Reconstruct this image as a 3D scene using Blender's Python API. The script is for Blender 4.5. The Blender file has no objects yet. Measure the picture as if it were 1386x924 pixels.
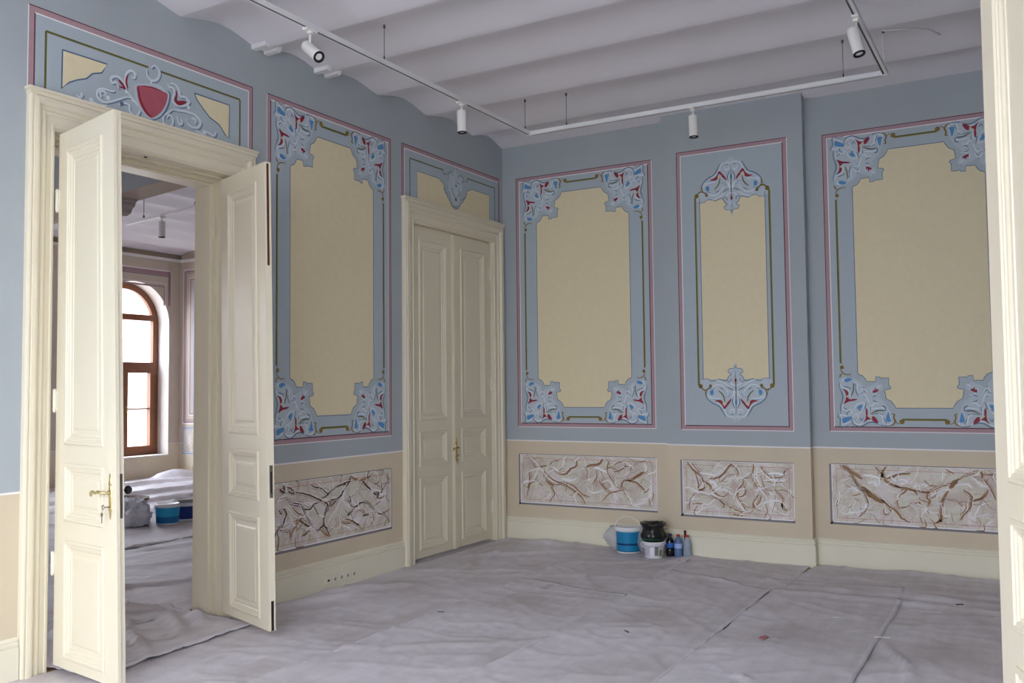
import bpy, bmesh, math, random, json
from mathutils import Vector, Matrix
from mathutils.geometry import tessellate_polygon
random.seed(7)
SC = bpy.context.scene
COL = SC.collection
PI = math.pi

# ------------------------------------------------------------------ camera
cam_data = bpy.data.cameras.new('camera')
cam_data.sensor_width = 36.0
cam_data.lens = 36.0 * 1224.97 / 1386.0
cam_data.clip_start = 0.02
cam = bpy.data.objects.new('camera', cam_data)
COL.objects.link(cam)
_y, _p, _r = (math.radians(a) for a in (30.1553, 2.9061, -0.5929))
_fw = Vector((-math.sin(_y) * math.cos(_p), math.cos(_y) * math.cos(_p), math.sin(_p)))
_rt = Vector((math.cos(_y), math.sin(_y), 0.0))
_up = _rt.cross(_fw)
_R = _rt * math.cos(_r) + _up * math.sin(_r)
_U = _up * math.cos(_r) - _rt * math.sin(_r)
M = Matrix((_R, _U, -_fw)).transposed().to_4x4()
M.translation = Vector((4.9591, -8.361, 1.6))
cam.matrix_world = M
SC.camera = cam

# ------------------------------------------------------------------ world, light, exposure
world = bpy.data.worlds.new('sky')
SC.world = world
world.use_nodes = True
wn = world.node_tree
wn.nodes.clear()
tc = wn.nodes.new('ShaderNodeTexCoord')
sep = wn.nodes.new('ShaderNodeSeparateXYZ')
mr = wn.nodes.new('ShaderNodeMapRange')
mr.inputs['From Min'].default_value = -0.02
mr.inputs['From Max'].default_value = 0.9
rp = wn.nodes.new('ShaderNodeValToRGB')
rp.color_ramp.elements[0].position = 0.0
rp.color_ramp.elements[0].color = (0.41, 0.44, 0.48, 1)
rp.color_ramp.elements[1].position = 1.0
rp.color_ramp.elements[1].color = (0.84, 0.93, 1.08, 1)
bg = wn.nodes.new('ShaderNodeBackground')
bg.inputs['Strength'].default_value = 20.0
wo = wn.nodes.new('ShaderNodeOutputWorld')
wn.links.new(tc.outputs['Generated'], sep.inputs[0])
wn.links.new(sep.outputs['Z'], mr.inputs['Value'])
wn.links.new(mr.outputs[0], rp.inputs[0])
wn.links.new(rp.outputs[0], bg.inputs['Color'])
wn.links.new(bg.outputs[0], wo.inputs['Surface'])
SC.view_settings.view_transform = 'Standard'
SC.view_settings.look = 'None'
SC.view_settings.gamma = 1.0
SC.view_settings.use_curve_mapping = False
SC.view_settings.exposure = 0.14
SC.cycles.use_denoising = True
SC.cycles.max_bounces = 10
SC.cycles.diffuse_bounces = 8
SC.cycles.transparent_max_bounces = 12
SC.cycles.sample_clamp_indirect = 8.0

def portal(loc, rot, sx, sy):
    l = bpy.data.lights.new('window_portal', 'AREA')
    l.shape = 'RECTANGLE'; l.size = sx; l.size_y = sy
    l.cycles.is_portal = True
    o = bpy.data.objects.new('window_portal', l)
    o.location = loc; o.rotation_euler = rot
    COL.objects.link(o)
S_WIN = [(0.75, 1.95), (2.6, 4.6)]          # windows in the wall behind the camera (x ranges)
S_Z = (0.5, 3.75)
E_WIN = (-9.25, -8.35)                          # unseen window added in the right wall to light the room from the side
for a, b in S_WIN:
    portal(((a + b) / 2, -9.52, sum(S_Z) / 2), (-PI / 2, 0, PI), b - a, S_Z[1] - S_Z[0])
portal((5.42, sum(E_WIN) / 2, sum(S_Z) / 2), (0, PI / 2, 0), S_Z[1] - S_Z[0], E_WIN[1] - E_WIN[0])
W2 = [2.38, -1.0, -2.9, -4.8]                       # far room windows (centre y); all but the first unseen, added for light
for c in W2:
    portal((-9.62, c, 2.0), (0, -PI / 2, 0), 3.2, 1.5)

# ------------------------------------------------------------------ materials
def lin(c):
    def f(v):
        v /= 255.0
        return v / 12.92 if v <= 0.04045 else ((v + 0.055) / 1.055) ** 2.4
    return (f(c[0]), f(c[1]), f(c[2]), 1.0)
MATS = {}
def mat(name, col, rough=0.6, metal=0.0, spec=0.3, noise=0.0, nscale=6.0, bump=0.0, bscale=60.0, trans=0.0, alpha=1.0, emit=None, coat=0.0):
    if name in MATS: return MATS[name]
    m = bpy.data.materials.new(name); m.use_nodes = True
    nt = m.node_tree; b = nt.nodes['Principled BSDF']
    b.inputs['Base Color'].default_value = lin(col)
    b.inputs['Roughness'].default_value = rough
    b.inputs['Metallic'].default_value = metal
    b.inputs['Specular IOR Level'].default_value = spec
    b.inputs['Transmission Weight'].default_value = trans
    b.inputs['Alpha'].default_value = alpha
    b.inputs['Coat Weight'].default_value = coat
    t = nt.nodes.new('ShaderNodeTexCoord')
    if noise:
        n = nt.nodes.new('ShaderNodeTexNoise'); n.inputs['Scale'].default_value = nscale
        n.inputs['Detail'].default_value = 5.0
        nt.links.new(t.outputs['Object'], n.inputs['Vector'])
        mx = nt.nodes.new('ShaderNodeMix'); mx.data_type = 'RGBA'
        l = lin(col)
        mx.inputs[6].default_value = tuple(v * (1 - noise) for v in l[:3]) + (1,)
        mx.inputs[7].default_value = tuple(min(1, v * (1 + noise)) for v in l[:3]) + (1,)
        nt.links.new(n.outputs['Fac'], mx.inputs[0])
        nt.links.new(mx.outputs[2], b.inputs['Base Color'])
    if bump:
        n2 = nt.nodes.new('ShaderNodeTexNoise'); n2.inputs['Scale'].default_value = bscale
        n2.inputs['Detail'].default_value = 4.0
        nt.links.new(t.outputs['Object'], n2.inputs['Vector'])
        bp = nt.nodes.new('ShaderNodeBump'); bp.inputs['Strength'].default_value = bump
        bp.inputs['Distance'].default_value = 0.01
        nt.links.new(n2.outputs['Fac'], bp.inputs['Height'])
        nt.links.new(bp.outputs[0], b.inputs['Normal'])
    MATS[name] = m
    return m

def band_wall(name, top, low, zsplit=1.041, line=(232, 228, 228)):
    """painted plaster: lower dado colour, a thin pale line, upper colour"""
    m = bpy.data.materials.new(name); m.use_nodes = True
    nt = m.node_tree; b = nt.nodes['Principled BSDF']
    b.inputs['Roughness'].default_value = 0.62
    b.inputs['Specular IOR Level'].default_value = 0.3
    t = nt.nodes.new('ShaderNodeTexCoord'); s = nt.nodes.new('ShaderNodeSeparateXYZ')
    nt.links.new(t.outputs['Object'], s.inputs[0])
    def gt(v):
        n = nt.nodes.new('ShaderNodeMath'); n.operation = 'GREATER_THAN'; n.inputs[1].default_value = v
        nt.links.new(s.outputs['Z'], n.inputs[0]); return n
    n = nt.nodes.new('ShaderNodeTexNoise'); n.inputs['Scale'].default_value = 2.2; n.inputs['Detail'].default_value = 6.0
    nt.links.new(t.outputs['Object'], n.inputs['Vector'])
    def mix(fac, a, c):
        x = nt.nodes.new('ShaderNodeMix'); x.data_type = 'RGBA'
        nt.links.new(fac, x.inputs[0])
        for i, v in ((6, a), (7, c)):
            if isinstance(v, tuple): x.inputs[i].default_value = v
            else: nt.links.new(v, x.inputs[i])
        return x.outputs[2]
    def vary(c, k=0.07):
        l = lin(c)
        return mix(n.outputs['Fac'], tuple(v * (1 - k) for v in l[:3]) + (1,), tuple(v * (1 + k) for v in l[:3]) + (1,))
    c1 = mix(gt(zsplit - 0.006).outputs[0], vary(low, 0.1), lin(line))
    c2 = mix(gt(zsplit + 0.006).outputs[0], c1, vary(top))
    nt.links.new(c2, b.inputs['Base Color'])
    n2 = nt.nodes.new('ShaderNodeTexNoise'); n2.inputs['Scale'].default_value = 28; n2.inputs['Detail'].default_value = 6
    nt.links.new(t.outputs['Object'], n2.inputs['Vector'])
    bp = nt.nodes.new('ShaderNodeBump'); bp.inputs['Strength'].default_value = 0.25; bp.inputs['Distance'].default_value = 0.004
    nt.links.new(n2.outputs['Fac'], bp.inputs['Height']); nt.links.new(bp.outputs[0], b.inputs['Normal'])
    return m

WALL = band_wall('blue_and_sand_plaster', (168, 175, 180), (208, 194, 170))
WALL2 = band_wall('beige_plaster', (206, 194, 178), (220, 208, 184), 0.62)
BLUE = mat('blue_plaster', (168, 176, 182), 0.6, noise=0.05, nscale=3)
CEIL = mat('ceiling_whitewash', (226, 222, 228), 0.8, noise=0.03, nscale=2, bump=0.12, bscale=14)
CREAM = mat('cream_gloss_paint', (222, 213, 190), 0.32, spec=0.45, noise=0.02, nscale=3)
BASE = mat('cream_skirting_paint', (226, 220, 200), 0.5, spec=0.4, noise=0.04, nscale=4)
WHITE = mat('white_enamel', (235, 234, 230), 0.35, spec=0.45)
TRACKW = mat('white_track_enamel', (226, 226, 228), 0.4)
DARKM = mat('dark_slot', (30, 30, 32), 0.6)
LINER = mat('slot_grey', (88, 84, 84), 0.7)
STEEL = mat('brushed_steel', (150, 146, 140), 0.35, 1.0)
LOCKM = mat('tarnished_steel', (112, 100, 96), 0.45, 0.7)
BRASS = mat('aged_brass', (168, 140, 84), 0.28, 1.0)
BRASSL = mat('light_brass', (205, 190, 140), 0.25, 0.9)
OAK = mat('stained_window_wood', (128, 74, 40), 0.35, spec=0.5, noise=0.18, nscale=9)
PLASTERW = mat('white_plaster_reveal', (226, 220, 214), 0.7, noise=0.03)
PARQ = mat('parquet_wood', (168, 138, 104), 0.5, noise=0.15, nscale=5)
BROWNW = mat('brown_rebate_wood', (92, 48, 26), 0.6)
A = {k: mat('paint_' + k, c, 0.6, noise=nz, nscale=18) for k, (c, nz) in dict(
    inner=((172, 183, 191), .04), pale=((184, 195, 204), .07), white=((216, 222, 229), .05), slate=((90, 110, 140), .08),
    blue=((84, 142, 196), .1), azure=((132, 168, 208), .08), red=((142, 44, 62), .12), red2=((172, 88, 102), .1),
    olive=((104, 100, 50), .1), olivelight=((150, 144, 96), .1), ochre=((132, 108, 44), .12), gold=((222, 198, 150), .05), dark=((62, 66, 60), .1),
    cream=((224, 211, 176), .05), pink=((172, 141, 147), .08), maroon=((96, 38, 54), .08), line=((236, 232, 234), .03),
    deep=((84, 84, 96), .05), veinbrown=((154, 116, 84), .2), veindark=((88, 62, 44), .2), veinwhite=((240, 238, 240), .03),
    veinpink=((190, 128, 120), .1), shade=((132, 127, 130), .08)).items()}
def marble_mat():
    m = bpy.data.materials.new('painted_marble'); m.use_nodes = True
    nt = m.node_tree; b = nt.nodes['Principled BSDF']; b.inputs['Roughness'].default_value = 0.5
    t = nt.nodes.new('ShaderNodeTexCoord')
    n = nt.nodes.new('ShaderNodeTexNoise'); n.inputs['Scale'].default_value = 5; n.inputs['Detail'].default_value = 8
    n.inputs['Distortion'].default_value = 1.2
    nt.links.new(t.outputs['Object'], n.inputs['Vector'])
    r = nt.nodes.new('ShaderNodeValToRGB'); e = r.color_ramp.elements
    e[0].position = 0.32; e[0].color = lin((196, 180, 174)); e[1].position = 0.7; e[1].color = lin((228, 223, 217))
    x = r.color_ramp.elements.new(0.5); x.color = lin((208, 203, 188))
    x = r.color_ramp.elements.new(0.6); x.color = lin((214, 203, 204))
    nt.links.new(n.outputs['Fac'], r.inputs[0])
    v = nt.nodes.new('ShaderNodeTexNoise'); v.inputs['Scale'].default_value = 3.2; v.inputs['Detail'].default_value = 7; v.inputs['Distortion'].default_value = 2.5
    nt.links.new(t.outputs['Object'], v.inputs['Vector'])
    ab = nt.nodes.new('ShaderNodeMath'); ab.operation = 'SUBTRACT'; ab.inputs[1].default_value = 0.5
    a2 = nt.nodes.new('ShaderNodeMath'); a2.operation = 'ABSOLUTE'
    mp = nt.nodes.new('ShaderNodeMapRange'); mp.inputs['From Min'].default_value = 0.0; mp.inputs['From Max'].default_value = 0.018
    mp.inputs['To Min'].default_value = 0.55; mp.inputs['To Max'].default_value = 0.0
    nt.links.new(v.outputs['Fac'], ab.inputs[0]); nt.links.new(ab.outputs[0], a2.inputs[0]); nt.links.new(a2.outputs[0], mp.inputs['Value'])
    mx = nt.nodes.new('ShaderNodeMix'); mx.data_type = 'RGBA'; mx.inputs[7].default_value = lin((176, 148, 122))
    nt.links.new(mp.outputs[0], mx.inputs[0]); nt.links.new(r.outputs[0], mx.inputs[6])
    nt.links.new(mx.outputs[2], b.inputs['Base Color'])
    return m
MARBLE = marble_mat()
def sheet_mat():
    m = bpy.data.materials.new('protective_film'); m.use_nodes = True
    nt = m.node_tree; b = nt.nodes['Principled BSDF']; b.inputs['Roughness'].default_value = 0.55
    b.inputs['Specular IOR Level'].default_value = 0.35
    t = nt.nodes.new('ShaderNodeTexCoord')
    n = nt.nodes.new('ShaderNodeTexNoise'); n.inputs['Scale'].default_value = 1.3; n.inputs['Detail'].default_value = 8; n.inputs['Distortion'].default_value = .8
    nt.links.new(t.outputs['Object'], n.inputs['Vector'])
    mp = nt.nodes.new('ShaderNodeMapping'); mp.inputs['Scale'].default_value = (1, .12, 1)
    w = nt.nodes.new('ShaderNodeTexNoise'); w.inputs['Scale'].default_value = 14; w.inputs['Detail'].default_value = 3
    nt.links.new(t.outputs['Object'], mp.inputs[0]); nt.links.new(mp.outputs[0], w.inputs['Vector'])
    ad = nt.nodes.new('ShaderNodeMath'); ad.operation = 'MULTIPLY_ADD'; ad.inputs[1].default_value = .35
    nt.links.new(w.outputs['Fac'], ad.inputs[0]); nt.links.new(n.outputs['Fac'], ad.inputs[2])
    r = nt.nodes.new('ShaderNodeValToRGB'); e = r.color_ramp.elements
    e[0].position = 0.45; e[0].color = lin((186, 178, 178)); e[1].position = 0.95; e[1].color = lin((222, 217, 224))
    nt.links.new(ad.outputs[0], r.inputs[0]); nt.links.new(r.outputs[0], b.inputs['Base Color'])
    n2 = nt.nodes.new('ShaderNodeTexNoise'); n2.inputs['Scale'].default_value = 9; n2.inputs['Detail'].default_value = 7
    nt.links.new(t.outputs['Object'], n2.inputs['Vector'])
    bp = nt.nodes.new('ShaderNodeBump'); bp.inputs['Strength'].default_value = 0.35; bp.inputs['Distance'].default_value = 0.01
    nt.links.new(n2.outputs['Fac'], bp.inputs['Height']); nt.links.new(bp.outputs[0], b.inputs['Normal'])
    return m
SHEET = sheet_mat()
HEM = mat('film_double_layer', (212, 207, 215), 0.5, noise=.04, nscale=5, bump=.3, bscale=9)

# ------------------------------------------------------------------ mesh helpers
class MB:
    """collects geometry with material slots, builds ONE mesh object"""
    def __init__(s): s.v = []; s.f = []; s.m = []; s.mats = []; s.sm = []
    def mi(s, m):
        if m not in s.mats: s.mats.append(m)
        return s.mats.index(m)
    def add(s, vs, fs, m, smooth=False):
        o = len(s.v); k = s.mi(m)
        s.v += [tuple(p) for p in vs]
        for f in fs: s.f.append(tuple(i + o for i in f)); s.m.append(k); s.sm.append(smooth)
    def box(s, a, b, m, fn=None):
        (x0, y0, z0), (x1, y1, z1) = a, b
        vs = [(x, y, z) for z in (z0, z1) for y in (y0, y1) for x in (x0, x1)]
        if fn: vs = [fn(*p) for p in vs]
        s.add(vs, [(0, 2, 3, 1), (4, 5, 7, 6), (0, 1, 5, 4), (2, 6, 7, 3), (0, 4, 6, 2), (1, 3, 7, 5)], m)
    def lathe(s, prof, m, c=(0, 0, 0), n=24, ax=None, smooth=True, cap=True):
        """prof: (r, h) list along axis ax"""
        ax = Vector(ax or (0, 0, 1)).normalized()
        u = ax.orthogonal().normalized(); w = ax.cross(u); c = Vector(c)
        vs = []
        for r, h in prof:
            for i in range(n):
                t = 2 * PI * i / n
                vs.append(c + ax * h + (u * math.cos(t) + w * math.sin(t)) * r)
        fs = []
        for j in range(len(prof) - 1):
            for i in range(n):
                fs.append((j * n + i, j * n + (i + 1) % n, (j + 1) * n + (i + 1) % n, (j + 1) * n + i))
        s.add(vs, fs, m, smooth)
        if cap:
            o = len(vs)
            s.add(vs[:n], [tuple(reversed(range(n)))], m); s.add(vs[o - n:], [tuple(range(n))], m)
    def tube(s, pts, r, m, n=8, rads=None):
        pts = [Vector(p) for p in pts]; vs = []; fs = []
        up = None
        for i, p in enumerate(pts):
            d = (pts[min(i + 1, len(pts) - 1)] - pts[max(i - 1, 0)]).normalized()
            if up is None: up = d.orthogonal().normalized()
            up = (up - d * up.dot(d)).normalized(); w = d.cross(up)
            rr = rads[i] if rads else r
            for k in range(n):
                t = 2 * PI * k / n
                vs.append(p + (up * math.cos(t) + w * math.sin(t)) * rr)
        for i in range(len(pts) - 1):
            for k in range(n):
                fs.append((i * n + k, i * n + (k + 1) % n, (i + 1) * n + (k + 1) % n, (i + 1) * n + k))
        fs.append(tuple(reversed(range(n)))); fs.append(tuple(range(len(vs) - n, len(vs))))
        s.add(vs, fs, m, True)
    def sweep(s, path, prof, m, fn, closed=True):
        """path: function d -> list of 2D corners at inset d; prof: (d, h); fn(a, b, h) -> 3D"""
        rings = [[fn(a, b, h) for a, b in path(d)] for d, h in prof]
        n = len(rings[0]); vs = [p for r in rings for p in r]; fs = []
        for j in range(len(rings) - 1):
            for i in range(n if closed else n - 1):
                fs.append((j * n + i, j * n + (i + 1) % n, (j + 1) * n + (i + 1) % n, (j + 1) * n + i))
        s.add(vs, fs, m)
        return rings
    def build(s, name, parent=None, origin=None):
        me = bpy.data.meshes.new(name)
        o = Vector(origin) if origin is not None else Vector((0, 0, 0))
        me.from_pydata([tuple(Vector(p) - o) for p in s.v], [], s.f)
        for m in s.mats: me.materials.append(m)
        for p, k, q in zip(me.polygons, s.m, s.sm): p.material_index = k; p.use_smooth = q
        me.update()
        bm = bmesh.new(); bm.from_mesh(me); bmesh.ops.recalc_face_normals(bm, faces=bm.faces); bm.to_mesh(me); bm.free()
        ob = bpy.data.objects.new(name, me); COL.objects.link(ob)
        if parent is not None:
            ob.parent = parent
            ob.location = o - wloc(parent)
        else: ob.location = o
        return ob
def wloc(o):
    v = Vector(o.location)
    while o.parent is not None: o = o.parent; v += Vector(o.location)
    return v
def tag(o, label=None, cat=None, group=None, kind=None):
    if label: o['label'] = label
    if cat: o['category'] = cat
    if group: o['group'] = group
    if kind: o['kind'] = kind
    return o
def empty(name, loc, label=None, cat=None, group=None, kind=None):
    o = bpy.data.objects.new(name, None); COL.objects.link(o); o.location = loc; o.empty_display_size = 0.1
    return tag(o, label, cat, group, kind)
def struct(o, label=None): return tag(o, label, kind='structure')

def catmull(pts, n=4, closed=False):
    P = [Vector(p) for p in pts]
    if len(P) < 3: return P
    out = []; L = len(P)
    for i in range(L if closed else L - 1):
        g = (lambda k: P[k % L]) if closed else (lambda k: P[max(0, min(L - 1, k))])
        p0, p1, p2, p3 = g(i - 1), g(i), g(i + 1), g(i + 2)
        for j in range(n):
            t = j / n
            out.append(0.5 * ((2 * p1) + (p2 - p0) * t + (2 * p0 - 5 * p1 + 4 * p2 - p3) * t * t + (3 * p1 - p0 - 3 * p2 + p3) * t ** 3))
    if not closed: out.append(P[-1])
    return out
LAY = dict(slate=2, shade=1, inner=1, pale=1, azure=3, white=4, blue=5, red2=5, red=6, olive=7, ochre=7, dark=7, gold=8)
def stroke(mb, fn, pts, w, m, lay, taper=True, n=4):
    P = catmull(pts, n) if n else [Vector(p) for p in pts]
    N = len(P); vs = []
    for i, p in enumerate(P):
        d = P[min(i + 1, N - 1)] - P[max(i - 1, 0)]
        if d.length < 1e-9: d = Vector((1, 0))
        d.normalize(); q = Vector((-d.y, d.x))
        t = i / (N - 1); k = (0.35 + 0.65 * math.sin(PI * min(1, max(0, t))) ** 0.6) if taper else 1.0
        vs += [fn(*(p + q * w * k / 2), lay), fn(*(p - q * w * k / 2), lay)]
    mb.add(vs, [(2 * i, 2 * i + 1, 2 * i + 3, 2 * i + 2) for i in range(N - 1)], m)
def poly(mb, fn, pts, m, lay, smooth=3):
    P = catmull(pts, smooth, True) if smooth else [Vector(p) for p in pts]
    P3 = [Vector((p.x, p.y, 0)) for p in P]
    tri = tessellate_polygon([P3])
    mb.add([fn(p.x, p.y, lay) for p in P], [tuple(t) for t in tri], m)
def disc(mb, fn, c, r, m, lay, n=10):
    mb.add([fn(c[0] + r * math.cos(2 * PI * i / n), c[1] + r * math.sin(2 * PI * i / n), lay) for i in range(n)], [tuple(range(n))], m)
def rect(mb, fn, a0, b0, a1, b1, m, lay):
    mb.add([fn(a0, b0, lay), fn(a1, b0, lay), fn(a1, b1, lay), fn(a0, b1, lay)], [(0, 1, 2, 3)], m)
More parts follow.
